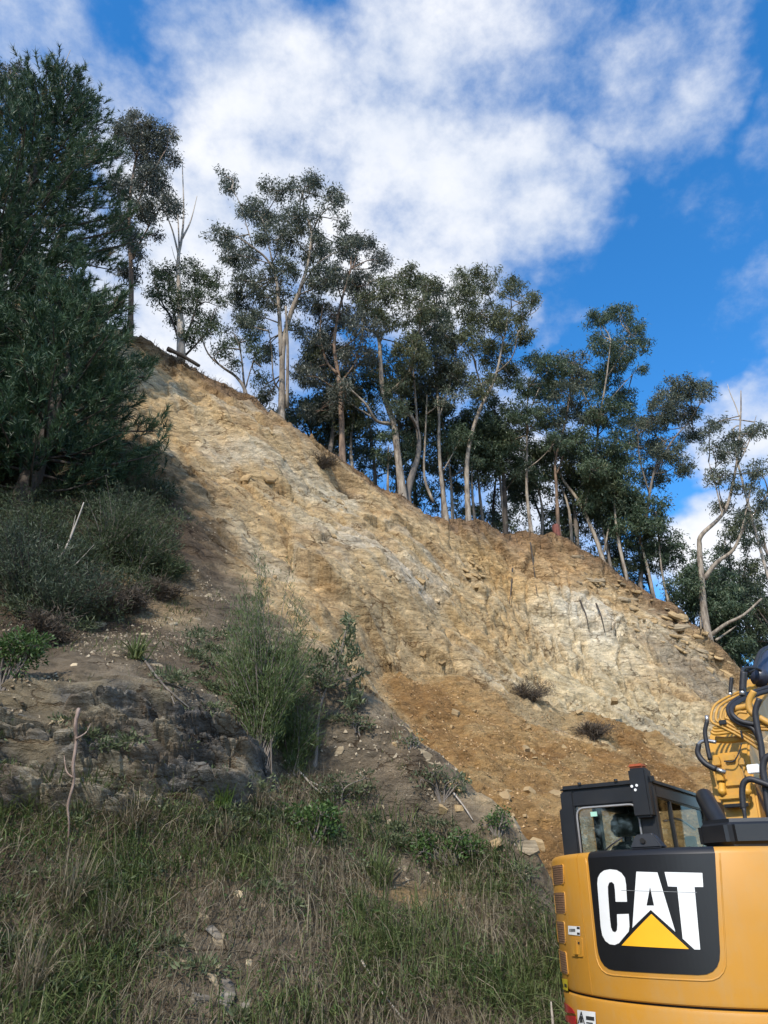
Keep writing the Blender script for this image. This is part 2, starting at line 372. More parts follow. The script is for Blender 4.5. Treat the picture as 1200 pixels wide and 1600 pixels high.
ridge_px = [(-260, 470, 17.0), (60, 470, 19.0), (150, 488, 19.6), (215, 516, 20), (235, 530, 20.3), (300, 574, 21), (370, 615, 21.6), (440, 655, 22.2), (520, 714, 23), (600, 765, 24), (650, 790, 24.5), (700, 808, 25), (760, 822, 26),
            (860, 834, 27), (920, 862, 27.2), (1000, 917, 27.2), (1080, 985, 27), (1140, 1040, 26.5), (1250, 1165, 25.5)]
ridge = [W(*q) for q in ridge_px] + [Vector((19, 24, 3.2)), Vector((30, 22, .5))]
ridge = [Vector((-30, 14, 19))] + ridge
RX = np.array([p.x for p in ridge]); RY = np.array([p.y for p in ridge]); RZ = np.array([p.z for p in ridge])
ctrl_px = [
    # toe and grassed embankment
    (-400, 1600, 6.2), (100, 1600, 7.4), (350, 1600, 7.7), (600, 1600, 8.0), (850, 1600, 8.6), (-400, 1400, 6.8), (100, 1400, 8.2), (300, 1400, 8.5), (500, 1400, 9.2), (750, 1400, 10.2), (860, 1420, 10.4),
    (100, 1262, 8.75), (300, 1270, 9.3), (20, 1250, 8.6), (0, 1080, 9.0), (150, 1066, 9.3), (280, 1090, 9.6), (385, 1225, 10.0), (395, 1160, 10.5), (330, 1120, 10.0), (450, 1260, 10.2),
    (200, 1000, 10.7), (60, 1000, 10.4), (-300, 1000, 9.0), (320, 1000, 11.9), (405, 1190, 10.6), (495, 1185, 11.0), (600, 1300, 10.6), (700, 1330, 10.9),
    # spur crest
    (240, 800, 15.0), (320, 900, 13.8), (420, 980, 13.4), (500, 1020, 13.6), (570, 1085, 13.0), (640, 1150, 12.7), (700, 1212, 12.4), (770, 1265, 12.1), (840, 1312, 11.7),
    (100, 850, 13), (50, 650, 16), (-200, 800, 12.5), (130, 700, 15.5),
    # face
    (300, 650, 19.3), (260, 700, 18), (350, 750, 17.9), (450, 850, 17.2), (400, 700, 19.6), (500, 750, 20.4), (500, 930, 16.4), (560, 850, 18.3), (550, 1000, 16.6), (470, 690, 21.3),
    (600, 1070, 17.6), (640, 930, 18.5), (650, 1010, 18.7), (700, 950, 19.8), (620, 830, 20.9), (700, 870, 23.0), (740, 1050, 18.9), (780, 960, 22.6), (800, 880, 25.6),
    (850, 950, 24.8), (920, 960, 25.0), (860, 1060, 21.6), (960, 1060, 22.8), (1050, 1000, 25.2), (1100, 1060, 24.8), (1050, 1130, 21.6), (1110, 1150, 21.8), (1050, 1230, 19.0), (980, 1180, 19.3), (1160, 1220, 19.6), (1200, 1150, 22.3)]
ctrl = [W(*q) for q in ctrl_px] + [Vector(p) for p in
    [(.9, 14.6, 2.6), (2.2, 13.9, 1.4), (3.2, 13, .6), (3, 16.2, 1.6), (5, 16.8, 1.4), (7.5, 17.6, 1.8), (11, 18.0, 1.5), (16, 18, 0), (22, 18, -.5), (4, 14, -.5), (5, 11.5, -.6), (9, 15, -.6), (3.4, 10, -.4),
     (-8, 5, .6), (-14, 6, 4), (-14, 10, 9), (-14, 14, 15), (-20, 10, 10), (0, 6.2, -.6), (-5, 5, -.6), (2, 7.5, -.5)]]
for p in ridge[1:-1]:
    ctrl.append(Vector(p)); ctrl.append(p + Vector((0, 2.6, 3.4)))
CS = np.array([to_stn(p) for p in ctrl])
_c2 = 0.9
def _phi(d2): return np.sqrt(d2 + _c2)
_D = ((CS[:, None, :2] - CS[None, :, :2]) ** 2).sum(-1)
_n = len(CS); _A = np.zeros((_n + 3, _n + 3)); _A[:_n, :_n] = _phi(_D) - np.eye(_n) * .06
_A[:_n, _n] = 1; _A[:_n, _n + 1:] = CS[:, :2]; _A[_n:, :_n] = _A[:_n, _n:].T
_w = np.linalg.solve(_A, np.concatenate([CS[:, 2], np.zeros(3)]))
def face_n(S, T):
    out = np.full(S.shape, _w[_n]) + _w[_n + 1] * S + _w[_n + 2] * T
    for i in range(_n): out = out + _w[i] * _phi((S - CS[i, 0]) ** 2 + (T - CS[i, 1]) ** 2)
    return out
def plat_n(S, T):
    zr = np.interp(S, RX, RZ); yr = np.interp(S, RX, RY)
    return (zr + .06 * yr - (SD + .06 * CD) * T) / (CD - .06 * SD)

def axis(dense0, dense1, step, lo, hi):
    a = list(np.arange(dense0, dense1, step)); d = step; x = dense0
    left = []
    while x > lo: d *= 1.13; x -= d; left.append(x)
    d = step; x = a[-1]; right = []
    while x < hi: d *= 1.13; x += d; right.append(x)
    return np.array(left[::-1] + a + right)
GS = axis(-8.6, 14.4, .05, -32, 40); GT = axis(7.2, 29.2, .05, 0, 62)
S, T = np.meshgrid(GS, GT)
nf = face_n(S, T); npl = plat_n(S, T)

def px_of(X, Y, Z):
    zc = Y * CP + (Z - EYE) * SP; yc = -Y * SP + (Z - EYE) * CP
    zc = np.maximum(zc, .3)
    return 600 + FPX * X / zc, 800 - FPX * yc / zc

def blob_w(X, Y, Z, c, r):
    return np.exp(-(((X - c[0]) ** 2 + (Y - c[1]) ** 2 + (Z - c[2]) ** 2) / (r * r)))

X0, Y0, Z0 = from_stn(S, T, nf)
def smooth(a, b, x): t = np.clip((x - a) / (b - a), 0, 1); return t * t * (3 - 2 * t)
wob = n2(S, T, .5, 4.0, 4)
# rock exposure: strong on the cut face, weak on the soil of the embankment
spur_line = np.interp(S, [-9, -5.4, -3.8, -2.2, -1, -.3, 1.05, 2.3, 4], [11.5, 10.5, 8.0, 6.6, 5.6, 4.9, 3.4, 2.3, 1.0])
rocky = smooth(-.6, 1.2, Z0 - spur_line + wob * .8)
ledge = smooth(-.9, -.2, -np.abs(Z0 - (3.25 + .0 * S)) + .15) * smooth(-1.3, -1.9, S) * smooth(11.2, 10.5, Y0)
a = math.radians(36); A1 = S * math.cos(a) - T * math.sin(a); A2 = S * math.sin(a) + T * math.cos(a)   # along / across the bedding
h1, e1 = facets(A1 * .30 + wob * .10, A2 * .80, 1); h2, e2 = facets(A1 * .75 + wob * .15, A2 * 2.1, 2); h3, e3 = facets(A1 * 2.0 + h2 * .3, A2 * 5.6 + wob * .3, 5)
bow = blob_w(X0, Y0, Z0, W(900, 1010, 23.5), 4.5)
disp = rocky * ((h1 * .56 + h2 * .18) * (1 - .6 * bow) + h3 * .08 - .10 * np.exp(-(e2 / .06) ** 2) * smooth(-.2, .5, wob)
                - .22 * np.exp(-(e1 / .05) ** 2) * smooth(.0, .6, n2(S, T, .35, 9., 3)))
disp = disp + n2(S, T, .33, 1.0, 5) * .35 * rocky + n2(S, T, 1.3, 2.0, 4, .55) * (.07 + .03 * rocky)
# runnels down the bright bowl
run = np.abs(n2(S * 1.0 + .25 * n2(S, T, .6, 6., 3), T * .22, 1.5, 7.0, 3)); disp = disp - bow * .38 * np.exp(-(run / .09) ** 2)
# bedded ledge: thin horizontal layers
lay = fbm(np.stack([S * .45, Z0 * 5.5 + .4 * S, np.zeros_like(S)], -1), 3); lay2 = fbm(np.stack([S * 1.2, Z0 * 15 + S, np.ones_like(S) * 4], -1), 2)
disp = disp + ledge * (np.tanh(lay * 4) * .16 + lay2 * .05 + .25)
disp = disp + np.exp(-((Z0 - spur_line) / 1.0) ** 2) * (.24 * n2(S, T, .75, 44., 3) + .10 * n2(S, T, 2.1, 46., 3))
notch = blob_w(X0, Y0, Z0, W(503, 722, 22.2), .75) + .8 * blob_w(X0, Y0, Z0, W(528, 770, 21.6), .6); disp = disp - notch * .95
n = nf + disp
crest = n2(S, T, 1.1, 12., 4) * .22
k = .25; hmix = np.clip(.5 + .5 * ((npl + crest) - n) / k, 0, 1)
n = (npl + crest) * (1 - hmix) + n * hmix - k * hmix * (1 - hmix)
XH, YH, ZH = from_stn(S, T, n)

# albedo zones of the ground, plus shading put in at notch and crest
def mixc(c, d, w): return c * (1 - w[..., None]) + np.array(d) * w[..., None]
base = np.zeros(S.shape + (3,)) + np.array((.53, .385, .21))
z1 = n2(A1 * .35, A2 * .8, 1, 21., 4); z2 = n2(A1 * .6, A2 * 1.5, 1, 31., 4)
base = mixc(base, (.53, .43, .28), smooth(.05, .5, z1) * .9)
base = mixc(base, (.36, .235, .115), smooth(.15, .55, z2) * .6)
base = mixc(base, (.44, .39, .30), smooth(.3, .6, n2(A1 * .5, A2 * .9, 1, 41., 3)) * .4)
def zone(u, v, Y, r, c, w):
    global base
    p = W(u, v, Y); X = XH + wob * .6; g = blob_w(X, YH + z2 * .4, ZH + z1 * .5, p, r)
    base = mixc(base, c, np.clip(smooth(.15, .75, g) * w, 0, 1))
zone(920, 985, 24.3, 2.6, (.64, .53, .35), .9); zone(890, 1080, 21.5, 2.6, (.62, .48, .28), .8); zone(1000, 1120, 21.5, 3.0, (.58, .47, .29), .85)
zone(1060, 1180, 20, 2.4, (.46, .39, .27), .8); zone(930, 950, 24.5, 1.3, (.66, .59, .46), .9)
zone(790, 880, 24.6, 1.6, (.52, .34, .15), .8); zone(860, 870, 26, 2.2, (.46, .30, .15), .8); zone(760, 960, 21.5, 2.2, (.52, .37, .19), .75)
zone(640, 1000, 18.7, 1.8, (.48, .35, .19), .7); zone(560, 1020, 16.8, 1.6, (.44, .32, .18), .7)
zone(640, 900, 19.4, 1.1, (.57, .49, .37), .8); zone(570, 840, 19, .9, (.56, .48, .36), .7); zone(540, 760, 20.5, .9, (.54, .47, .34), .7); zone(690, 915, 20.5, .8, (.55, .47, .35), .6)
zone(400, 720, 19.4, .9, (.52, .45, .33), .6); zone(350, 700, 18.8, .8, (.52, .44, .32), .6); zone(460, 740, 20, .9, (.53, .45, .32), .6)
zone(1090, 1060, 25, 1.5, (.30, .25, .18), .8); zone(1040, 1010, 25.3, 1.0, (.34, .28, .2), .6)
base = mixc(base, (.17, .11, .07), np.clip(notch * 1.1, 0, .85))  # notch darkened in colour as well, standing in for the shadow inside it
# topsoil along the crest with its shading in the colour, spur soil, embankment soil
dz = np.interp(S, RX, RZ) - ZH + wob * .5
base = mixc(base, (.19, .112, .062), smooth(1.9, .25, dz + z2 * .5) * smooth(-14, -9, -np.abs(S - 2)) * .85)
base = mixc(base, (.255, .20, .135), smooth(.8, -.8, ZH - spur_line + wob * .7)); base = mixc(base, (.16, .12, .08), smooth(.0, .5, n2(S, T, .9, 77., 4)) * smooth(.6, -.6, ZH - spur_line) * .8)
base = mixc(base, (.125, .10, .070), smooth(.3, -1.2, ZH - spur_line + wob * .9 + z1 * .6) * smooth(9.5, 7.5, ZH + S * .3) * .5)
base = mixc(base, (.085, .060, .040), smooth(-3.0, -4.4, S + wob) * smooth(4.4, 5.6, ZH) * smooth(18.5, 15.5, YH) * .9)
base = mixc(base, (.15, .135, .112), np.clip(ledge * 1.1, 0, 1)); base = mixc(base, (.30, .24, .15), np.clip(ledge * smooth(.1, .5, z2 + lay * .3), 0, 1) * .8)
base = mixc(base, (.07, .062, .055), np.clip(ledge * smooth(.1, .4, -lay), 0, 1) * .6)
zone(630, 1390, 10.2, .55, (.40, .27, .13), .9); zone(250, 900, 13, .9, (.40, .28, .14), .8); zone(265, 960, 12.2, .7, (.38, .28, .16), .7); zone(400, 1340, 9, .5, (.22, .16, .1), .5)
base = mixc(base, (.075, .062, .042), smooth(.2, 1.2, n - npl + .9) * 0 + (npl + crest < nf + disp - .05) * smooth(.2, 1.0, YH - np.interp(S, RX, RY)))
base = np.clip(base * .92, .01, .8)

ni, nj = S.shape
idx = np.arange(ni * nj).reshape(ni, nj)
quads = np.stack([idx[:-1, :-1], idx[:-1, 1:], idx[1:, 1:], idx[1:, :-1]], -1).reshape(-1, 4)
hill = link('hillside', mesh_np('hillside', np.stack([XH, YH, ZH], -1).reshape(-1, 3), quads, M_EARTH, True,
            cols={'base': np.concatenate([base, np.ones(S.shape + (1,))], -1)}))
tag(hill, 'ochre and pale rock cutting rising to a wooded crest', kind='structure')

def n_at(s, t):
    i = np.clip(np.searchsorted(GT, t) - 1, 0, ni - 2); j = np.clip(np.searchsorted(GS, s) - 1, 0, nj - 2)
    ft = np.clip((t - GT[i]) / (GT[i + 1] - GT[i]), 0, 1); fs = np.clip((s - GS[j]) / (GS[j + 1] - GS[j]), 0, 1)
    return (n[i, j] * (1 - fs) + n[i, j + 1] * fs) * (1 - ft) + (n[i + 1, j] * (1 - fs) + n[i + 1, j + 1] * fs) * ft
def hit(u, v, y0=5.0, y1=40.0):
    d = pix_dir(u, v); ys = np.arange(y0, y1, .02)
    P = np.array([0, 0, EYE])[:, None] + np.array(d)[:, None] * (ys / d.y)
    s, t, nn = P[0], CD * P[1] + SD * P[2], -SD * P[1] + CD * P[2]
    below = nn < n_at(s, t)
    k = np.argmax(below) if below.any() else len(ys) - 1
    return Vector(P[:, k])
def z_at(x, y):
    zs = np.arange(-2, 40, .02); t = CD * y + SD * zs; nn = -SD * y + CD * zs
    ab = nn > n_at(np.full_like(zs, x), t)
    return float(zs[np.argmax(ab)]) if ab.any() else 0.
def normal_at(p):
    s, t, _ = to_stn(p); e = .15
    ds = (n_at(s + e, t) - n_at(s - e, t)) / (2 * e); dt = (n_at(s, t + e) - n_at(s, t - e)) / (2 * e)
    v = Vector((1, 0, 0)) * -ds + Vector((0, CD, SD)) * -dt + Vector((0, -SD, CD)); return v.normalized()

# level ground in front, out to the horizon
gm = MB(); gm.add([(-900, -900, 0), (900, -900, 0), (900, 900, 0), (-900, 900, 0)], [(0, 1, 2, 3)])
g = gm.build('ground', M_GROUND); tag(g, 'level gravel ground in front of the cutting', kind='structure')

# ------------------------------------------------------------------ spoil heap
hp = [W(*q) for q in [(590, 1075, 17.3), (650, 1060, 17.9), (720, 1070, 18.2), (800, 1112, 18.0), (880, 1155, 17.9), (960, 1190, 17.7), (1040, 1235, 17.3), (610, 1110, 16.2), (700, 1140, 16.2), (800, 1180, 16.0), (900, 1220, 15.8), (980, 1250, 15.6),
      (650, 1180, 14.4), (720, 1220, 14.1), (800, 1270, 13.7), (870, 1320, 13.2), (930, 1300, 14.0), (1020, 1310, 14.2)]] + [Vector(p) for p in [(.2, 14.6, 3.8), (3.5, 12.0, .2), (6, 12.6, 0), (9, 14.5, 0), (11, 16.5, .6), (2.6, 12.4, .9)]]
HS_ = np.array([to_stn(p) for p in hp]); D_ = ((HS_[:, None, :2] - HS_[None, :, :2]) ** 2).sum(-1); m_ = len(HS_)
A_ = np.zeros((m_ + 3, m_ + 3)); A_[:m_, :m_] = np.sqrt(D_ + .6) - np.eye(m_) * .1; A_[:m_, m_] = 1; A_[:m_, m_ + 1:] = HS_[:, :2]; A_[m_:, :m_] = A_[:m_, m_:].T
w_ = np.linalg.solve(A_, np.concatenate([HS_[:, 2], np.zeros(3)]))
hs_s = np.arange(-1.2, 11, .06); hs_t = np.arange(6.6, 17.2, .06); S2, T2 = np.meshgrid(hs_s, hs_t)
nh = w_[m_] + w_[m_ + 1] * S2 + w_[m_ + 2] * T2
for i in range(m_): nh = nh + w_[i] * np.sqrt((S2 - HS_[i, 0]) ** 2 + (T2 - HS_[i, 1]) ** 2 + .6)
q1, _ = facets(S2 * 2.2, T2 * 2.4, 8); q2, _ = facets(S2 * 5.2, T2 * 5.4, 9)
nh = nh + n2(S2, T2, .55, 3., 4) * .26 + n2(S2, T2, 2.2, 5., 4, .6) * .07 + q1 * .10 + q2 * .065
X2, Y2, Z2 = from_stn(S2, T2, nh); under = nh - n_at(S2, T2)
hb = np.zeros(S2.shape + (3,)) + np.array((.425, .252, .100)); hz = n2(S2, T2, .5, 15., 4)
hb = mixc(hb, (.32, .18, .070), smooth(.0, .5, hz)); hb = mixc(hb, (.47, .305, .14), smooth(.1, .6, -hz) * .8); hb = mixc(hb, (.46, .35, .20), smooth(.55, .05, under + hz * .25) * .75); hb = mixc(hb, (.50, .34, .16), smooth(.15, .5, n2(S2, T2, 1.3, 19., 4)) * .6)
ii = np.arange(S2.size).reshape(S2.shape); qd = np.stack([ii[:-1, :-1], ii[:-1, 1:], ii[1:, 1:], ii[1:, :-1]], -1).reshape(-1, 4)
keep = ((under > -.12) & (Z2 > -.25)).ravel()[qd].any(1)
heap = link('spoil_heap', mesh_np('spoil_heap', np.stack([X2, Y2, Z2], -1).reshape(-1, 3), qd[keep], M_SPOIL, True, cols={'base': np.concatenate([hb, np.ones(S2.shape + (1,))], -1)}))
tag(heap, 'heap of loose orange brown spoil at the foot of the cutting', kind='structure')
def heap_hit(u, v):
    d = pix_dir(u, v); ys = np.arange(9, 22, .02); P = np.array([0, 0, EYE])[:, None] + np.array(d)[:, None] * (ys / d.y)
    s, t, nn = P[0], CD * P[1] + SD * P[2], -SD * P[1] + CD * P[2]
    i = np.clip(((t - hs_t[0]) / .06).astype(int), 0, len(hs_t) - 1); j = np.clip(((s - hs_s[0]) / .06).astype(int), 0, len(hs_s) - 1)
    top = np.maximum(nh[i, j], n_at(s, t)); b = nn < top; return Vector(P[:, np.argmax(b)])

# ------------------------------------------------------------------ rock pieces of the hillside
def rock_mesh(name, m, flat, seed, npts=16):
    """broken block: an uneven polygon plate with split sides"""
    r = random.Random(seed); k_ = r.choice((5, 6, 7)); bm = bmesh.new(); rings = []
    an = sorted(2 * math.pi * (i + r.uniform(-.3, .3)) / k_ for i in range(k_)); rad = [r.uniform(.6, 1.0) for _ in an]
    for lv, zz in enumerate((-flat, -flat * r.uniform(-.1, .3), flat)):
        sc_ = (1.0, r.uniform(.98, 1.1), r.uniform(.82, .95))[lv]; tx, ty = r.uniform(-.12, .12), r.uniform(-.12, .12)
        rings.append([bm.verts.new((math.cos(t_) * q * 1.35 * sc_ + r.uniform(-.05, .05), math.sin(t_) * q * sc_ + r.uniform(-.05, .05), zz + (math.cos(t_) * tx + math.sin(t_) * ty) * flat * 2 * (lv > 0) + r.uniform(-.1, .1) * flat)) for t_, q in zip(an, rad)])
    for a_, b_ in zip(rings, rings[1:]):
        for i in range(k_): bm.faces.new((a_[i], a_[(i + 1) % k_], b_[(i + 1) % k_], b_[i]))
    bm.faces.new(rings[0][::-1]); bm.faces.new(rings[-1]); bmesh.ops.recalc_face_normals(bm, faces=bm.faces)
    me = bpy.data.meshes.new(name); bm.to_mesh(me); bm.free(); me.materials.append(m); return me
ROCKS = {k: [rock_mesh('rock_' + k, m, f, i * 7 + j, 15) for i in range(6)] for j, (k, m, f) in enumerate([('o', M_ROCK, .24), ('p', M_ROCKP, .28), ('g', M_ROCKG, .30), ('t', M_ROCKT, .28), ('b', M_ROCK, .6)])}
hill_rocks = 0
def rock(kind, p, size, parent, name, dirx=None, up=None, tilt=.3, sx=1.0):
    up = (up or Vector((0, 0, 1))).normalized(); dx = (dirx or Vector((1, 0, 0))); dx = (dx - up * dx.dot(up)).normalized(); dy = up.cross(dx)
    R = Matrix((dx, dy, up)).transposed().to_4x4() @ Matrix.Rotation(random.gauss(0, tilt), 4, 'Z') @ Matrix.Rotation(random.gauss(0, tilt * .6), 4, 'X') @ Matrix.Rotation(random.gauss(0, tilt * .4), 4, 'Y')
    o = bpy.data.objects.new(name, random.choice(ROCKS[kind])); col.objects.link(o); o.parent = parent
    o.matrix_world = Matrix.Translation(p) @ R @ Matrix.Diagonal((size * sx, size * random.uniform(.8, 1.1), size * random.uniform(.7, 1.1), 1)); return o
BED = Vector((math.cos(a), -.1, -math.sin(a) * .8)).normalized()
def rock_field(n_, u0, u1, v0, v1, kinds, s0, s1, name='rock_block', line=None, tilt=.28, flatup=.95):
    for _ in range(n_):
        if line:
            f = random.random(); u = line[0][0] + (line[1][0] - line[0][0]) * f + random.gauss(0, u1); v = line[0][1] + (line[1][1] - line[0][1]) * f + random.gauss(0, v1)
        else: u = random.uniform(u0, u1); v = random.uniform(v0, v1)
        p = hit(u, v)
        if p.y > 30: continue
        nn = normal_at(p); sz = random.uniform(s0, s1) * (1 if random.random() < .75 else 1.5)
        rock(random.choice(kinds), p - nn * sz * (.23 if flatup > .6 else .13), sz, hill, name, BED, nn * flatup + Vector((.25, -.2, .8)) * (1.2 - flatup), tilt)
rock_field(14, 0, 18, 0, 20, 'o', .08, .20, line=((500, 740), (570, 850)))
rock_field(18, 0, 24, 0, 14, 'ppo', .08, .24, line=((580, 880), (700, 920)))
rock_field(10, 330, 520, 650, 770, 'o', .08, .2)
rock_field(10, 250, 480, 600, 900, 'o', .07, .18)
rock_field(60, 0, 18, 0, 14, 'oto', .07, .24, line=((990, 930), (1130, 1050)), tilt=.2, flatup=.45)
rock_field(30, 0, 14, 0, 10, 'ot', .06, .20, line=((900, 880), (1000, 945)), tilt=.2, flatup=.45)
rock_field(14, 0, 12, 0, 12, 'o', .05, .15, line=((730, 880), (760, 910)), flatup=.45)
rock_field(22, 560, 760, 900, 1040, 'o', .05, .14)
rock_field(10, 880, 1080, 960, 1180, 'p', .05, .15)
rock_field(16, 0, 12, 0, 10, 'to', .06, .16, line=((570, 1085), (840, 1312)))
rock_field(12, 180, 330, 900, 1040, 't', .05, .13)
rock_field(16, 480, 700, 1180, 1360, 't', .03, .08)
rock_field(14, 280, 460, 1360, 1590, 'tg', .04, .10, flatup=1)
# ledge: flat beds of slate one above the other
LS, LT = np.meshgrid(np.arange(-6.6, -1.05, .022), np.arange(6.6, 10.9, .020)); l0 = n_at(LS, LT); LX, LY, LZ = from_stn(LS, LT, l0)
zt = np.interp(LS, [-7, -4.2, -3.0, -2.2, -1.4, -1.1], [3.75, 3.75, 3.72, 3.5, 3.1, 2.9]) + .12 * n2(LS, LT, 1.3, 13., 3); zb2 = np.interp(LS, [-7, -4, -2.5, -1.2], [2.35, 2.4, 2.5, 2.75]) + .15 * n2(LS, LT, 1.1, 14., 3)
lw = smooth(-.02, .10, zt - LZ) * smooth(-.12, .10, LZ - zb2) * smooth(-1.35, -1.75, LS + .15 * n2(LS, LT, 2., 15., 2))
zz = LZ + .10 * LS + .10 * n2(LS, LT, .7, 16., 3); b1 = fbm(np.stack([LS * .35, zz * 3.2, zz * 0 + 2], -1), 2); b2_ = fbm(np.stack([LS * .9, zz * 11, zz * 0 + 5], -1), 2); b3 = fbm(np.stack([LS * 2.2, zz * 30, zz * 0 + 7], -1), 2)
jh_, je = facets(LS * 1.15 + .2 * b1, zz * 1.9, 21); jh2, je2 = facets(LS * 2.6 + .3 * b1, zz * 5.5, 22)
ld = np.tanh(b1 * 5) * .15 + np.tanh(b2_ * 5) * .06 + b3 * .018 + jh_ * .26 + jh2 * .11 - .14 * np.exp(-(je / .045) ** 2) - .08 * np.exp(-(je2 / .05) ** 2)
ln = l0 + lw * (.14 + ld) - (1 - lw) * .10; LX, LY, LZ = from_stn(LS, LT, ln)
lb = np.zeros(LS.shape + (3,)) + np.array((.205, .190, .165)); lb = mixc(lb, (.31, .265, .19), smooth(.1, .6, jh_ * 1.2 + b2_ * .5)); lb = mixc(lb, (.13, .118, .105), smooth(.05, .5, n2(LS, LT, 1.1, 17., 4))); lb = mixc(lb, (.25, .185, .12), smooth(.25, .6, n2(LS, LT, 1.6, 18., 4)) * .5)
iq = np.arange(LS.size).reshape(LS.shape); qd2 = np.stack([iq[:-1, :-1], iq[:-1, 1:], iq[1:, 1:], iq[1:, :-1]], -1).reshape(-1, 4); kp = (lw > .01).ravel()[qd2].any(1)
M_LEDGE = earth_mat('ledge_rock', 2.2, (.6, 1.4), .8)
le = link('rock_ledge', mesh_np('rock_ledge', np.stack([LX, LY, LZ], -1).reshape(-1, 3), qd2[kp], M_LEDGE, False, cols={'base': np.concatenate([lb, np.ones(LS.shape + (1,))], -1)}), hill)
for (u, v, sz) in [(335, 1455, .15), (345, 1550, .2), (392, 1572, .17), (318, 1565, .14)]:
    p = hit(u, v); rock('g', p - normal_at(p) * .05, sz, hill, 'rock_slab', Vector((1, 0, 0)), normal_at(p), .9)
for (u, v, sz, kd) in [(372, 1398, .07, 'p'), (115, 1040, .06, 'p'), (152, 975, .16, 't'), (270, 975, .08, 'p'), (650, 1310, .07, 't'), (608, 1285, .06, 'p'), (700, 1175, .12, 't'), (822, 1325, .16, 't'), (805, 1290, .13, 't'), (530, 1175, .08, 't'), (95, 1125, .06, 'p'), (78, 1128, .05, 'p'), (390, 1505, .05, 'p'), (340, 1510, .05, 'p')]:
    p = hit(u, v); rock(kd, p, sz, hill, 'rock', Vector((1, 0, 0)), normal_at(p), .6)
for _ in range(34):
    u = random.uniform(610, 1010); v = random.uniform(1090, 1320); p = heap_hit(u, v); rock(random.choice('bbbo'), p, random.choice([.05, .06, .07, .09, .12]), heap, 'rock', None, None, 1.2)

# small stones nobody could count
def stones(name, pts, sizes, m):
    ico = np.array([(1, 0, -.4), (-.5, .87, -.4), (-.5, -.87, -.4), (0, 0, .9), (.6, .5, .35), (-.7, .1, .3)])
    F0 = np.array([(0, 1, 4), (1, 5, 4), (4, 5, 3), (0, 4, 3), (5, 2, 3), (2, 0, 3), (1, 2, 5), (0, 2, 1)])
    P = np.array(pts); k_ = len(P); J = ico[None] * np.array(sizes)[:, None, None] * rng.uniform(.5, 1.3, (k_, 1, 3)) + rng.normal(0, .12, (k_, 6, 3)) * np.array(sizes)[:, None, None]
    an = rng.uniform(0, 6.28, k_); c, s_ = np.cos(an)[:, None], np.sin(an)[:, None]
    J = np.stack([J[..., 0] * c - J[..., 1] * s_, J[..., 0] * s_ + J[..., 1] * c, J[..., 2]], -1)
    V = (P[:, None] + J).reshape(-1, 3); F = (F0[None] + (np.arange(k_) * 6)[:, None, None]).reshape(-1, 3)
    return mesh_np(name, V, F, m, attrs={'tone': np.repeat(rng.random(k_), 6)})
M_STONE = leaf_mat('stone_chips', (.18, .13, .08), (.40, .33, .23), 0, .9)
M_STONE2 = leaf_mat('spoil_chips', (.28, .165, .075), (.48, .32, .16), 0, .9)
cnt = 4200; ss = rng.uniform(-.6, 9, cnt); tt = rng.uniform(7.5, 16.8, cnt)
ih = ((tt - hs_t[0]) / .06).astype(int); jh = ((ss - hs_s[0]) / .06).astype(int); nv = nh[ih, jh]; ok = nv - n_at(ss, tt) > -.02
pp = np.stack(from_stn(ss, tt, nv), -1)[ok]; so = link('spoil_stones', stones('spoil_stones', pp, rng.uniform(.008, .034, ok.sum()), M_STONE2), heap); tag(so, kind='stuff')
cnt = 13000; ss = np.concatenate([rng.uniform(-6, 12, 8000), rng.uniform(-6, 2, 5000)]); tt = np.concatenate([rng.uniform(7, 22, 8000), rng.uniform(7.5, 14.5, 5000)]); nv = n_at(ss, tt); pp = np.stack(from_stn(ss, tt, nv), -1)
cl = n2(ss, tt, .8, 51., 3) > .1; pp = pp[cl]
so = link('loose_stones', stones('loose_stones', pp, rng.uniform(.008, .034, len(pp)), M_STONE), hill); tag(so, kind='stuff')

# ------------------------------------------------------------------ foliage builders
def leaves(C, D, L, Wd, tone, up_bias=0.0):
    """rhombic leaves: centres C, directions D (unit), length L, width Wd"""
    k_ = len(C); R = rng.normal(size=(k_, 3)); sd = np.cross(D, R); sd /= np.linalg.norm(sd, axis=1)[:, None] + 1e-9
    L = np.asarray(L).reshape(-1, 1) * np.ones((k_, 1)); Wd = np.asarray(Wd).reshape(-1, 1) * np.ones((k_, 1))
    nrm = np.cross(sd, D)
    V = np.stack([C, C + D * L * .45 + sd * Wd * .5 + nrm * L * .06, C + D * L, C + D * L * .45 - sd * Wd * .5 + nrm * L * .06], 1).reshape(-1, 3)
    F = np.arange(k_ * 4).reshape(-1, 4); return V, F, np.repeat(tone, 4)
def unit(a): return a / (np.linalg.norm(a, axis=-1, keepdims=True) + 1e-9)
def merge(parts):
    V = []; F = []; Tn = []; o = 0
    for v, f, t in parts: V.append(v); F.append(f + o); Tn.append(t); o += len(v)
    return np.concatenate(V), np.concatenate(F), np.concatenate(Tn)

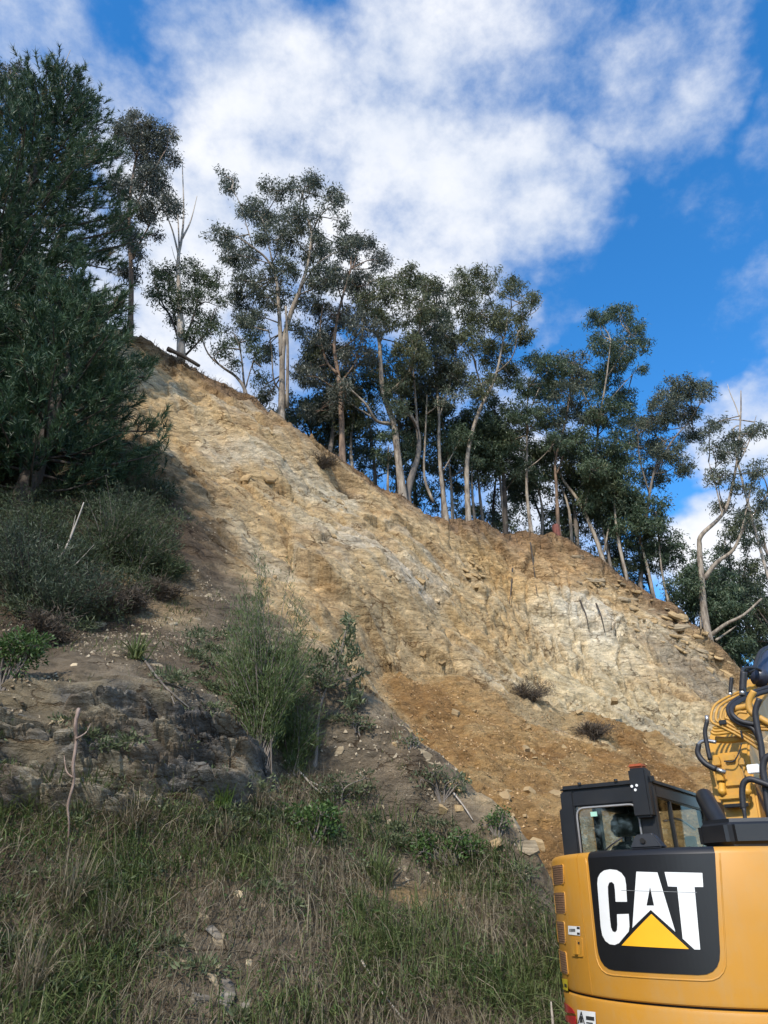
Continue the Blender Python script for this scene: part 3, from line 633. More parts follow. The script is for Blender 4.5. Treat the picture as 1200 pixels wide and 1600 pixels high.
def euc_cluster(c, rx, ry, rz, dens=1.0, L=.20, Wd=.052, hang=1.0):
    """one spray of gum leaves: sub-tufts over an ellipsoid, leaves hanging"""
    area = rx * rz + ry * rz + rx * ry; nt_ = max(4, int(16 * area * dens))
    d = unit(rng.normal(size=(nt_, 3))); rr = rng.uniform(.35, 1, nt_) ** .6
    tc = np.array(c) + d * rr[:, None] * np.array((rx, ry, rz))
    k_ = 56; C = np.repeat(tc, k_, 0) + rng.normal(0, .105, (nt_ * k_, 3)) * np.array((1.2, 1.2, 1.0))
    D = unit(rng.normal(size=(nt_ * k_, 3)) + np.array((0, 0, -hang)))
    tn = np.clip(np.repeat(rng.normal(.45, .16, nt_), k_) + rng.normal(0, .16, nt_ * k_), 0, 1)
    return leaves(C, D, rng.uniform(.6, 1.25, nt_ * k_) * L, rng.uniform(.7, 1.2, nt_ * k_) * Wd, tn), tc

def finish_tree(root, limbs, clusters_parts, bark, leafm, twigs=None, crown='crown'):
    o0 = root.location
    for i, (pts, r0, r1) in enumerate(limbs):
        mb = MB(); sp = spline([p - o0 for p in pts], 5); m_ = len(sp)
        rr = [r0 + (r1 - r0) * (j / (m_ - 1)) ** .8 for j in range(m_)]
        if i == 0: rr = [q * (1 + .35 * math.exp(-max(0, j - 4) / 1.3)) * random.uniform(.94, 1.06) for j, q in enumerate(rr)]
        mb.tube(sp, rr, 9 if r0 > .06 else 6); mb.build('trunk' if i == 0 else 'limb', bark, root, True)
    if twigs:
        mb = MB()
        for (pts, r0, r1) in twigs:
            sp = spline([p - o0 for p in pts], 3); m_ = len(sp); mb.tube(sp, [r0 + (r1 - r0) * j / (m_ - 1) for j in range(m_)], 5, False)
        tag(mb.build('twigs', bark, root, True), kind='stuff')
    if clusters_parts:
        V, F, t = merge(clusters_parts); V = V - np.array(o0)
        link(crown, mesh_np(crown, V, F, leafm, attrs={'tone': t}), root)

def gum(name, label, Y, limbs_px, blobs, leafm=M_EUC, bark=M_BARKP, depth=1.6, dens=1.0, group='trees along the crest', cat='tree', leafL=.175):
    dens = dens * .86
    """limbs_px: [(pixel polyline, r0, r1)], blobs: (u, v, ru, rv) sprays of leaves; every limb and spray gets its own depth"""
    base = W(*limbs_px[0][0][0], Y); zb = z_at(base.x, Y)
    root = empty(name, Vector((base.x, Y, min(base.z, zb))), label, cat, group)
    limbs = []
    for i, (pl, r0, r1) in enumerate(limbs_px):
        dy = 0 if i == 0 else random.uniform(-1, 1) * depth * .9
        pts = [W(u, v, Y + dy * (j / max(1, len(pl) - 1))) for j, (u, v) in enumerate(pl)]
        pts = [p + Vector((random.gauss(0, .02), random.gauss(0, .06), 0)) for p in pts]
        if i == 0:
            b = pts[0].copy(); b.z = min(b.z, zb) - .5; pts[0].z = max(pts[0].z, zb - .1); pts = [b] + pts
        limbs.append((pts, r0 * .82, r1 * .8))
    allp = [p for (pts, _, _) in limbs for p in spline(pts, 4)]; allp = [p for p in allp if p.z > root.location.z + 1.5] or allp
    parts = []; tw = []
    for (u, v, ru, rv) in blobs:
        for rep in range(2 if ru > 16 else 1):
            dy = random.uniform(-1, 1) * depth if rep == 0 else random.choice((-1, 1)) * depth * random.uniform(.3, 1)
            c = W(u + random.gauss(0, ru * .12), v + random.gauss(0, rv * .12), Y + dy); m_ = mpp(u, v, Y)
            sc = 1.0 if rep == 0 else .8
            lv, tcs = euc_cluster(c, ru * m_ * sc, max(.45, ru * m_ * .8) * sc, rv * m_ * sc, dens, leafL, leafL * .27); parts.append(lv)
            q = min(allp, key=lambda p: (p - c).length + max(0, p.z - c.z) * .8)
            mid = (q + c) * .5 + Vector((random.gauss(0, .15), random.gauss(0, .15), random.uniform(-.25, .1)))
            tw.append(([q, mid, c], .035, .012))
            for k_ in range(0, len(tcs), 4):
                tw.append(([c, (c + Vector(tcs[k_])) * .5 + Vector((0, 0, -.05)), Vector(tcs[k_])], .014, .005))
    finish_tree(root, limbs, parts, bark, leafm, tw); return root

# ------------------------------------------------------------------ trees along the crest
gum('gum_tree', 'tallest pale forked gum tree standing near the middle of the bare crest', 22.6,
    [([(439, 655), (440, 600), (443, 545), (455, 490), (470, 450), (481, 410), (487, 365), (476, 330), (472, 300)], .20, .04),
     ([(441, 560), (437, 490), (432, 435), (418, 405), (395, 385), (368, 368)], .12, .03), ([(449, 640), (450, 545), (446, 480)], .09, .05),
     ([(437, 610), (428, 590), (424, 545), (421, 520)], .05, .02), ([(487, 365), (500, 340), (520, 320)], .05, .02), ([(430, 430), (412, 350), (400, 335)], .05, .02), ([(395, 385), (375, 320), (362, 296)], .035, .012)],
    [(358, 292, 17, 13), (351, 273, 8, 7), (395, 328, 30, 20), (350, 365, 22, 18), (376, 395, 34, 24), (440, 298, 28, 14), (482, 290, 26, 18), (522, 312, 20, 22), (532, 345, 14, 16), (468, 338, 32, 22), (426, 345, 24, 18),
     (430, 375, 36, 22), (490, 385, 38, 26), (388, 440, 30, 22), (440, 425, 30, 22), (368, 470, 24, 16), (425, 465, 30, 18), (505, 430, 34, 26), (545, 385, 26, 20), (395, 505, 26, 20), (462, 515, 16, 16), (412, 555, 20, 20), (415, 612, 20, 16), (480, 470, 26, 20), (385, 490, 22, 16)], depth=2.0)
gum('gum_tree', 'rusty straight trunk gum with twin upper limbs right of the tallest gum', 23.4,
    [([(535, 728), (534, 640), (529, 585), (522, 540), (530, 480), (548, 420)], .19, .05), ([(527, 585), (508, 560), (500, 520), (505, 470)], .08, .03), ([(531, 600), (556, 560), (575, 480)], .07, .03)],
    [(560, 388, 32, 20), (592, 408, 20, 20), (530, 428, 28, 22), (572, 448, 34, 26), (522, 495, 34, 26), (570, 505, 36, 26), (505, 550, 34, 28), (555, 555, 32, 28), (482, 590, 28, 22), (500, 640, 26, 20), (545, 610, 28, 22), (495, 530, 28, 20)], M_EUC2, M_BARKB, 1.8)
gum('gum_tree', 'crooked grey brown gum whose trunk bends left into a hooked bare limb', 24.2,
    [([(628, 778), (621, 700), (615, 662), (598, 612), (594, 560), (593, 532), (586, 520), (570, 514)], .22, .06), ([(594, 530), (600, 517), (614, 514)], .06, .03), ([(612, 662), (588, 656), (572, 632), (545, 606), (528, 590)], .10, .03),
     ([(570, 514), (566, 480), (575, 440)], .05, .02), ([(600, 620), (640, 580), (655, 520), (660, 470)], .08, .03), ([(590, 656), (560, 640), (535, 625), (510, 628)], .05, .02)],
    [(640, 428, 26, 16), (662, 446, 24, 18), (612, 456, 30, 24), (650, 488, 34, 24), (602, 500, 26, 20), (640, 545, 34, 26), (585, 575, 26, 22), (630, 600, 26, 20), (575, 470, 26, 20)], M_EUC3, M_BARKP, 1.8)
gum('gum_tree', 'thick leaning gum trunk beside the crooked gum', 24.6,
    [([(637, 774), (646, 735), (655, 712), (654, 675), (636, 640), (612, 622)], .24, .05), ([(655, 690), (652, 640), (647, 585), (644, 540)], .09, .03), ([(640, 650), (632, 620), (636, 600)], .05, .02)],
    [(618, 610, 24, 18), (645, 570, 28, 22), (660, 530, 28, 24), (625, 640, 18, 14), (680, 500, 28, 22)], M_DARK, M_BARKG, 1.5)
gum('gum_tree', 'slender pale gum trunk rising straight between the leaning gum and the curved gum', 25.0,
    [([(695, 797), (690, 750), (687, 700), (686, 640), (682, 590), (680, 500)], .14, .04), ([(676, 786), (663, 742), (664, 680), (667, 620)], .08, .03), ([(693, 735), (712, 700), (722, 680)], .04, .015), ([(686, 650), (700, 610), (712, 560)], .05, .02)],
    [(690, 478, 26, 18), (678, 455, 22, 16), (695, 520, 30, 24), (680, 560, 32, 24), (705, 580, 28, 22), (690, 620, 26, 20), (668, 600, 22, 18)], M_EUC, M_BARKP, 1.5)
gum('gum_tree', 'sinuous pale gum curving up to the right with a wide drooping crown', 25.6,
    [([(731, 813), (730, 740), (733, 695), (748, 645), (768, 603), (778, 575), (787, 528)], .17, .05), ([(787, 528), (800, 480), (830, 470)], .05, .02), ([(775, 585), (800, 560), (808, 520)], .05, .02), ([(760, 625), (740, 560), (735, 490)], .06, .02), ([(787, 530), (770, 480), (757, 445)], .05, .02), ([(812, 500), (835, 490), (848, 470)], .03, .012)],
    [(758, 442, 32, 18), (800, 448, 26, 14), (834, 468, 17, 13), (815, 485, 16, 12), (720, 458, 26, 20), (742, 488, 36, 26), (790, 500, 32, 24), (812, 520, 22, 20), (722, 538, 34, 26), (770, 545, 34, 28), (705, 590, 28, 22), (752, 600, 30, 24), (800, 585, 28, 22), (718, 432, 16, 12)], M_EUC3, M_BARKP, 1.9)
gum('gum_tree', 'thin straight pale gum standing alone on the flat part of the crest', 26.8,
    [([(829, 825), (824, 770), (822, 720), (823, 640), (826, 590)], .12, .03), ([(824, 650), (840, 610), (855, 580)], .05, .02), ([(823, 735), (845, 715), (868, 690)], .04, .015)],
    [(838, 560, 26, 16), (862, 575, 28, 18), (832, 600, 30, 20), (860, 615, 28, 20), (815, 640, 26, 20), (842, 655, 28, 20), (868, 690, 18, 14), (805, 690, 22, 16)], M_EUC4, M_BARKP, 1.6)
gum('gum_tree', 'gum with reddish forked trunk just behind the red stump', 27.8,
    [([(873, 822), (870, 760), (869, 720), (880, 670), (890, 620), (893, 580)], .12, .03), ([(870, 740), (886, 700), (912, 660)], .06, .02), ([(872, 720), (860, 690), (850, 660)], .04, .02)],
    [(886, 565, 28, 20), (905, 590, 24, 20), (878, 610, 28, 20), (900, 640, 26, 22), (925, 650, 22, 18), (865, 650, 24, 18)], M_EUC, M_BARKB, 1.6)
gum('gum_tree', 'tall round topped gum leaning left from the sloping right part of the crest', 28.4,
    [([(943, 880), (930, 840), (905, 785), (885, 755), (872, 735)], .16, .06), ([(912, 800), (925, 740), (938, 660), (948, 590), (955, 530)], .10, .03), ([(948, 590), (975, 550), (985, 520)], .05, .02), ([(938, 660), (915, 620), (905, 590)], .05, .02), ([(944, 862), (960, 780), (975, 720), (985, 690)], .06, .02), ([(940, 640), (965, 610), (995, 575)], .04, .015)],
    [(932, 498, 20, 14), (968, 492, 28, 15), (990, 520, 24, 20), (1008, 540, 12, 12), (1000, 572, 14, 11), (940, 535, 26, 22), (970, 548, 26, 20), (958, 582, 30, 22), (930, 600, 28, 24), (975, 620, 26, 18), (950, 650, 34, 24), (912, 690, 30, 26), (960, 690, 28, 22), (935, 735, 30, 24)], M_EUC4, M_BARKP, 2.0)
gum('gum_tree', 'broad gum with a flat dark top spreading right beside the round topped gum', 29.5,
    [([(1000, 935), (1005, 860), (1010, 800), (1022, 740), (1040, 690)], .15, .05), ([(1022, 740), (1050, 690), (1075, 660), (1095, 630)], .08, .02), ([(1015, 770), (1000, 720), (995, 680)], .06, .02)],
    [(1072, 606, 38, 15), (1100, 612, 18, 12), (1040, 632, 30, 18), (1018, 660, 30, 22), (1066, 648, 30, 18), (1085, 680, 22, 16), (1005, 700, 28, 24), (1045, 700, 28, 22), (1020, 745, 28, 22), (1065, 725, 22, 18), (990, 660, 22, 18)], M_EUC, M_BARKG, 2.0)
gum('gum_tree', 'pale twisted gum with big bent limbs at the right end of the crest', 27.6,
    [([(1112, 1010), (1102, 950), (1097, 900), (1092, 855), (1096, 838), (1128, 806), (1143, 770), (1152, 710), (1157, 650), (1156, 612)], .22, .03), ([(1100, 905), (1118, 880), (1145, 860), (1160, 830), (1180, 800), (1202, 770)], .13, .03),
     ([(1112, 992), (1135, 975), (1160, 962), (1190, 935)], .11, .05), ([(1120, 1000), (1140, 985), (1150, 978)], .07, .02), ([(1150, 730), (1170, 690), (1182, 650)], .05, .015), ([(1130, 806), (1118, 760), (1108, 720)], .05, .02), ([(1160, 830), (1172, 770), (1178, 720)], .05, .02)],
    [(1118, 660, 20, 10), (1108, 672, 12, 8), (1155, 682, 26, 14), (1182, 672, 18, 12), (1140, 705, 24, 14), (1112, 700, 16, 10), (1182, 735, 22, 14), (1122, 748, 22, 16), (1195, 780, 22, 16), (1160, 760, 20, 14), (1130, 790, 18, 12), (1170, 800, 18, 14)], M_EUC, M_BARKP, 1.8, .8)
gum('gum_tree', 'dark gum with hanging foliage behind the large pine', 20.6,
    [([(203, 520), (205, 430), (204, 340), (210, 260), (222, 205)], .17, .05), ([(204, 340), (228, 290), (255, 240)], .07, .02), ([(205, 400), (232, 350), (258, 320)], .06, .02)],
    [(215, 188, 28, 14), (258, 212, 18, 18), (232, 235, 30, 20), (268, 248, 13, 17), (198, 210, 26, 20), (232, 285, 30, 20), (262, 318, 17, 17), (225, 328, 26, 18), (240, 262, 24, 16), (206, 375, 16, 22), (245, 368, 7, 6), (190, 290, 24, 20), (200, 430, 18, 16), (215, 400, 14, 12), (180, 350, 24, 24)], M_EUC2, M_BARKB, 1.5, 1.5)
gum('gum_tree', 'gum top poking above the large pine at the left edge', 22.0,
    [([(30, 520), (32, 300), (36, 180), (25, 125)], .18, .04), ([(36, 180), (20, 130), (8, 115)], .05, .02)], [(20, 112, 22, 12), (36, 122, 10, 12), (-5, 130, 22, 14), (5, 150, 20, 14), (40, 160, 16, 16)], M_EUC2, M_BARKB, 1.2)
gum('wattle_tree', 'low spreading dark tree around the foot of the dead snag', 21.6,
    [([(283, 556), (270, 505), (252, 470), (240, 440)], .09, .03), ([(283, 556), (300, 500), (305, 460), (300, 430)], .08, .02), ([(284, 550), (275, 500), (262, 455)], .05, .02), ([(290, 555), (322, 520), (335, 480)], .06, .02)],
    [(254, 418, 24, 18), (300, 425, 26, 20), (245, 462, 20, 20), (298, 470, 32, 28), (325, 448, 20, 18), (345, 436, 12, 14), (322, 510, 26, 22), (275, 490, 18, 20), (300, 525, 22, 16), (340, 480, 16, 14), (262, 440, 22, 18)], M_GREY, M_BARKD, 1.0, 1.0, leafL=.15)
gum('wattle_tree', 'leaning bent tree hanging over the crest between snag and tallest gum', 21.9,
    [([(384, 612), (368, 588), (348, 574), (325, 552), (312, 520)], .10, .03), ([(380, 600), (378, 560), (372, 535)], .06, .02), ([(384, 606), (392, 580), (398, 560)], .04, .02)],
    [(350, 545, 20, 16), (385, 532, 20, 14), (360, 520, 16, 12), (318, 505, 16, 14), (396, 556, 16, 14), (402, 590, 16, 14), (372, 575, 12, 10)], M_GREY, M_BARKG, .8, 1.0, leafL=.15)
# dead snag
sn = empty('dead_snag', W(283, 552, 21.3), 'bare bleached dead tree spike standing against the clouds left of the tallest gum', 'dead tree')
finish_tree(sn, [([W(283, 565, 21.3), W(282, 500, 21.3), W(279, 440, 21.3), W(279, 400, 21.3), W(284, 372, 21.3), W(287, 330, 21.3), W(285, 258, 21.3)], .13, .02),
                 ([W(279, 398, 21.3), W(270, 362, 21.2), W(262, 340, 21.0), W(252, 306, 20.9)], .05, .012), ([W(280, 390, 21.3), W(278, 340, 21.5), W(274, 300, 21.6)], .045, .012), ([W(285, 372, 21.3), W(298, 345, 21.4), W(308, 306, 21.5)], .05, .014), ([W(279, 420, 21.3), W(272, 400, 21.3), W(268, 385, 21.3)], .02, .008)], None, M_SNAG, None)
# bare spikes above the twisted gum
for (lab, pl, Y) in [('thin bare dead trunk rising above the twisted gum at the right', [(1152, 720), (1157, 660), (1140, 612), (1137, 600)], 29.0), ('bare dead spike through the top of the large pine', [(88, 190), (93, 140), (100, 105), (110, 78)], 20.5)]:
    z0 = z_at(W(*pl[0], Y).x, Y); b = W(*pl[0], Y); t = empty('dead_tree', Vector((b.x, Y, z0)), lab, 'dead tree')
    finish_tree(t, [([Vector((b.x, Y, z0 - .3))] + [W(u, v, Y) for u, v in pl], .06, .012)], None, M_SNAG, None)

# background wood: individual darker trees behind the crest, one kind of crown each
def back_tree(name, label, u, Y, h, r, leafm, bark, dens=.8, lean=0., nb=16, low=.25, group='darker trees behind the crest', leafL=.18, tr_r=1.0):
    x = W(u, 800, Y).x * 1.0
    k_ = (u - 600) / FPX
    x = k_ * Y / .93; z0 = z_at(x, Y); root = empty(name, Vector((x, Y, z0)), label, 'tree', group)
    top = Vector((x + lean * h, Y, z0 + h)); tr = [Vector((x, Y, z0 - .4)), Vector((x + lean * h * .3 + random.gauss(0, .15), Y, z0 + h * .4)), Vector((x + lean * h * .7, Y + random.gauss(0, .2), z0 + h * .75)), top - Vector((0, 0, h * .08))]
    limbs = [(tr, (.04 + h * .008) * tr_r, .025)]; parts = []; tw = []; sp = spline(tr, 6)
    for i in range(nb):
        f = low + (1 - low) * (i + .5) / nb; c0 = sp[min(len(sp) - 1, int(f * (len(sp) - 1)))]
        an = random.uniform(0, 6.28); rr = r * random.uniform(.35, .95) * (1.0 if f < .8 else .55)
        c = Vector((c0.x + math.cos(an) * rr, c0.y + math.sin(an) * rr, z0 + h * f)); s_ = random.uniform(.45, .95)
        lv, tcs = euc_cluster(c, s_ * 1.15, s_ * 1.1, s_ * .75, dens, leafL, leafL * .28); parts.append(lv); q = c0 - Vector((0, 0, .6)); tw.append(([q, (q + c) * .5 + Vector((0, 0, .1)), c], .04, .012))
    finish_tree(root, limbs, parts, bark, leafm, tw); return root
bt = [('dark bushy tree low behind the rusty trunk gum', 515, 27, 6.5, 1.8), ('dark tree behind the crooked gum', 585, 28, 8.0, 2.0), ('dark tree behind the thick leaning gum', 655, 29, 8.5, 2.2), ('dark tree behind the sinuous gum', 735, 29.5, 8.5, 2.2),
      ('dark low tree just right of the sinuous gum', 785, 30, 6.5, 2.2), ('dark tree between the thin gum and the red stump', 855, 31, 6.5, 2.0), ('dark bushy tree right of the red stump', 910, 31, 7.0, 2.3), ('dense dark tree below the round topped gum', 965, 31, 7.5, 2.3),
      ('dense dark tree below the flat topped gum', 1020, 31, 7.5, 2.5), ('dark tree left of the twisted gum', 1065, 31, 7.0, 2.3), ('dark tree behind the foot of the twisted gum', 1110, 31.5, 6.5, 2.2), ('tall dark tree right of the twisted gum at the picture edge', 1165, 31, 13.5, 2.4),
      ('dark tree low behind the tallest gum', 470, 26.5, 5.5, 1.8), ('dark tree far behind the right end of the crest', 1135, 36, 13.5, 2.8), ('low dark tree behind the boom at the right edge', 1190, 29, 8.5, 2.3),
      ('airy olive tree between the tallest gum and the rusty trunk gum', 495, 25.5, 7.5, 1.7), ('airy olive tree above the crooked gum', 625, 26.5, 9.0, 1.9), ('airy olive tree right behind the slender pale gum', 700, 27.0, 8.5, 1.8), ('airy olive tree between the sinuous gum and the thin gum', 795, 28.0, 8.5, 1.9),
      ('airy olive tree right of the reddish forked gum', 905, 29.5, 8.0, 1.9), ('airy olive tree between the round topped and flat topped gums', 985, 30.0, 9.0, 1.9), ('airy olive tree just left of the twisted gum', 1080, 30, 8.0, 1.9), ('airy olive tree at the far right above the boom', 1150, 29.5, 10.5, 1.9), ('tall airy olive tree cut by the right picture edge', 1205, 32, 16, 2.2)]
for i, (lab, u, Y, h, r) in enumerate(bt):
    back_tree('dark_tree', lab, u, Y, h, r, (M_DARK, M_EUC4, M_DARK, M_EUC3)[i % 4], (M_BARKD, M_BARKG)[i % 2], .5, random.uniform(-.06, .06), 13 if i < 15 else 15, .10 if i < 15 else .35)
for lab, u, Y, h in [('slim pale trunk in the dark wood left of the twisted gum', 1046, 28.2, 6.5), ('thin pale pole trunk below the round topped gum', 985, 28.0, 7.0), ('thin pale trunk between the leaning gum and the crooked gum', 606, 25.0, 3.0), ('slim grey trunk behind the sinuous gum', 765, 28, 7), ('slim grey trunk left of the thin straight gum', 800, 28, 6.5), ('thin pale trunk low at the far right of the wood', 1085, 28.3, 5.0), ('slim dark trunk between the thin gum and the red stump', 848, 29, 6.5), ('slim pale trunk just right of the rusty trunk gum', 556, 25.5, 6.5), ('slim pale trunk right of the slender pale gum', 712, 26.8, 7.0), ('slim pale trunk close right of the sinuous gum', 750, 27.2, 6.5), ('slim pale trunk just left of the tall round topped gum', 898, 28.6, 6.5), ('slim grey trunk right of the tall round topped gum', 962, 28.8, 7.0), ('slim pale trunk below the flat topped gum', 1018, 28.6, 6.5), ('slim pale trunk beside the foot of the twisted gum', 1128, 29.0, 7.5)]:
    back_tree('slim_gum_tree', lab, u, Y, h, .9, M_EUC4, (M_BARKP if 'pale' in lab else M_BARKG), .7, random.uniform(-.05, .05), 6 if h > 4 else 1, .6, 'slim trunks in the wood', tr_r=random.uniform(.55, .8))
# red stump
st = MB(); b = W(872, 832, 27.05); zz = z_at(b.x, 27.05); prof = [(0, .19), (.12, .17), (.35, .16), (.6, .165), (.66, .13)]
st.tube([(0, 0, -.25)] + [(random.gauss(0, .01), 0, z) for z, _ in prof], [.24] + [r for _, r in prof], 9)
so = st.build('tree_stump', bark_mat('red_wood', (.08, .026, .020), (.22, .07, .05), 6), None, True); so.location = (b.x, 27.3, z_at(b.x, 27.3) - .02); tag(so, 'short reddish stump on the flat part of the crest', 'stump')

# ------------------------------------------------------------------ pines at the left
def pine_parts(h, r, seed):
    r_ = random.Random(seed); g_ = np.random.default_rng(seed); tr = [Vector((0, 0, -.6)), Vector((.1, 0, h * .3)), Vector((.15, .1, h * .65)), Vector((.1, .1, h))]; sp = spline(tr, 10)
    br = []; TC = []; TD = []; z = h * .02
    while z < h - .2:
        f = z / h; c0 = sp[min(len(sp) - 1, int(10 + f * (len(sp) - 11)))]; c0 = Vector((c0.x, c0.y, z))
        prof = float(np.interp(f, [0, .15, .4, .62, .85, .95, 1], [.9, 1, .95, .72, .46, .30, .12]))
        nb = 6 if f < .9 else 4; a0 = r_.uniform(0, 6.28)
        for b in range(nb):
            an = a0 + 6.28 * b / nb + r_.gauss(0, .22); L = r * prof * r_.uniform(.62, 1.1); rise = L * r_.uniform(.10, .35) + (.25 if f > .8 else 0)
            dv = Vector((math.cos(an), math.sin(an), 0)); e = c0 + dv * L + Vector((0, 0, rise)); m1 = c0 + dv * L * .5 + Vector((0, 0, rise * .25 - .04 * L))
            br.append(([c0, m1, e], .02 + .012 * L, .010)); cv = spline([c0, m1, e], 8)
            nt_ = int(7 + 9 * L)
            for q in range(nt_):
                w = .30 + .70 * (q / max(1, nt_ - 1)) ** .8; P = cv[min(len(cv) - 1, int(w * (len(cv) - 1)))]; side = Vector((-dv.y, dv.x, 0)) * r_.gauss(0, .34) * (1.15 - w * .5) * min(1, L * .6)
                P = P + side + dv * r_.gauss(0, .08) + Vector((0, 0, r_.uniform(-.05, .22))); TC.append(P); TD.append((dv * r_.uniform(.15, .6) + side * .5 + Vector((r_.gauss(0, .22), r_.gauss(0, .22), r_.uniform(.5, 1.1)))).normalized())
        z += r_.uniform(.34, .48)
    TC = np.array(TC); TD = np.array(TD); k_ = 32; nT = len(TC)
    al = g_.uniform(0, .34, (nT * k_, 1)); D0 = np.repeat(TD, k_, 0); C = np.repeat(TC, k_, 0) + D0 * al
    D = unit(D0 * g_.uniform(.7, 1.2, (nT * k_, 1)) + unit(g_.normal(size=(nT * k_, 3))) * .75); sd = unit(np.cross(D, g_.normal(size=(nT * k_, 3)))) * .0125
    L = g_.uniform(.16, .27, (nT * k_, 1)); V = np.stack([C - sd, C + sd, C + D * L + np.array((0, 0, -.02))], 1).reshape(-1, 3); F = np.arange(len(V)).reshape(-1, 3)
    tn = np.clip(np.repeat(g_.normal(.42, .22, nT), k_) + np.repeat(np.tile(np.linspace(-.1, .1, k_), 1)[None], nT, 0).ravel() + g_.normal(0, .12, nT * k_), 0, 1); return tr, br, V, F, np.repeat(tn, 3)
def pine(label, loc, h, r, seed, share=None, rot=0, group='pines on the left slope'):
    root = empty('pine_tree', loc, label, 'tree', group); root.rotation_euler.z = rot
    if share:
        for ch in share.children:
            c = ch.copy(); col.objects.link(c); c.parent = root
        root.scale = (h / share['h'],) * 3; return root
    tr, br, V, F, t = pine_parts(h, r, seed); root['h'] = h
    mb = MB(); sp = spline(tr, 8); mb.tube(sp, [.26 * (1 - .92 * i / (len(sp) - 1)) + .02 for i in range(len(sp))], 10); mb.build('trunk', M_BARKD, root, True)
    mb = MB()
    for (pts, r0, r1) in br: s_ = spline(pts, 4); mb.tube(s_, [r0 + (r1 - r0) * j / (len(s_) - 1) for j in range(len(s_))], 5, False)
    tag(mb.build('branches', M_BARKD, root, True), kind='stuff'); link('crown', mesh_np('crown', V, F, M_PINE, attrs={'tone': t}), root); return root
pY = 15.6; pb = Vector((-11.7, pY, 0)); zb_ = z_at(-11.7, pY)
p1 = pine('large dark green pine filling the upper left of the slope', Vector((pb.x, pY, z_at(pb.x, pY))), 27.6 - zb_, 3.7, 11)
p2 = pine('second pine cut by the left picture edge', Vector((-14.4, 13.4, z_at(-14.4, 13.4))), 9.0, 3.1, 12, p1, 2.1)
p4 = pine('small young pine under the right side of the large pine', Vector((-7.9, 13.8, z_at(-7.9, 13.8))), 6.2, 2.5, 15)
pine('young pine at the left edge below the large pine', Vector((-9.9, 13.0, z_at(-9.9, 13.0))), 5.6, 2, 16, p4, 1.0)
# unseen pines added left of the view to shade the embankment
for i, (x, y, h) in enumerate([(-9.4, -1.0, 9.5), (-11.5, -4.0, 12), (-14.0, 3.0, 12)]):
    pine(['smallest pine beyond the left edge nearest the bank', 'pine behind the viewer to the left', 'pine far beyond the left edge up the slope'][i], Vector((x, y, max(0, z_at(x, y)))), h, 3, 0, p1, i * 1.3, 'pines beyond the left edge')

# ------------------------------------------------------------------ shrubs
def needle_shrub(name, label, base, h, spread, nstem, m, bark, leafL=.09, leafW=.012, per=70, cat='shrub', lean=(0, 0), up=1.2, start=.3, group=None):
    root = empty(name, base, label, cat, group); mbs = MB(); TC = []; TD = []
    for i in range(nstem):
        an = random.uniform(0, 6.28); q = math.sqrt(random.random()); hh = h * random.uniform(.42, 1.04) * (1 - .25 * q * q) * (.85 + .2 * math.sin(an * 3 + 1))
        e = Vector((math.cos(an) * q * spread + lean[0] * hh, math.sin(an) * q * spread * .8 + lean[1] * hh, hh)); m1 = Vector((e.x * .35 + random.gauss(0, .06), e.y * .35 + random.gauss(0, .06), hh * .5)); b0 = Vector((random.gauss(0, .05), random.gauss(0, .05), -.12))
        cv = spline([b0, m1, e], 4); mbs.tube(cv, [max(.003, .016 * (1 - j / len(cv))) for j in range(len(cv))], 3, False)
        for j in range(per):
            w = start + (1 - start) * random.random(); f = w * (len(cv) - 1); k_ = min(len(cv) - 2, int(f)); P = cv[k_].lerp(cv[k_ + 1], f - k_)
            TC.append(P + Vector((random.gauss(0, .055), random.gauss(0, .055), random.gauss(0, .04)))); d = (cv[k_ + 1] - cv[k_]).normalized()
            TD.append((d * up + Vector((random.gauss(0, .6), random.gauss(0, .6), random.gauss(.15, .5)))).normalized())
    tag(mbs.build('stems', bark, root, True), kind='stuff'); TC = np.array(TC); TD = np.array(TD); k_ = len(TC)
    V, F, t = leaves(TC, TD, rng.uniform(.6, 1.3, k_) * leafL, leafW, np.clip(rng.normal(.5, .22, k_), 0, 1)); link('foliage', mesh_np('foliage', V, F, m, attrs={'tone': t}), root); return root

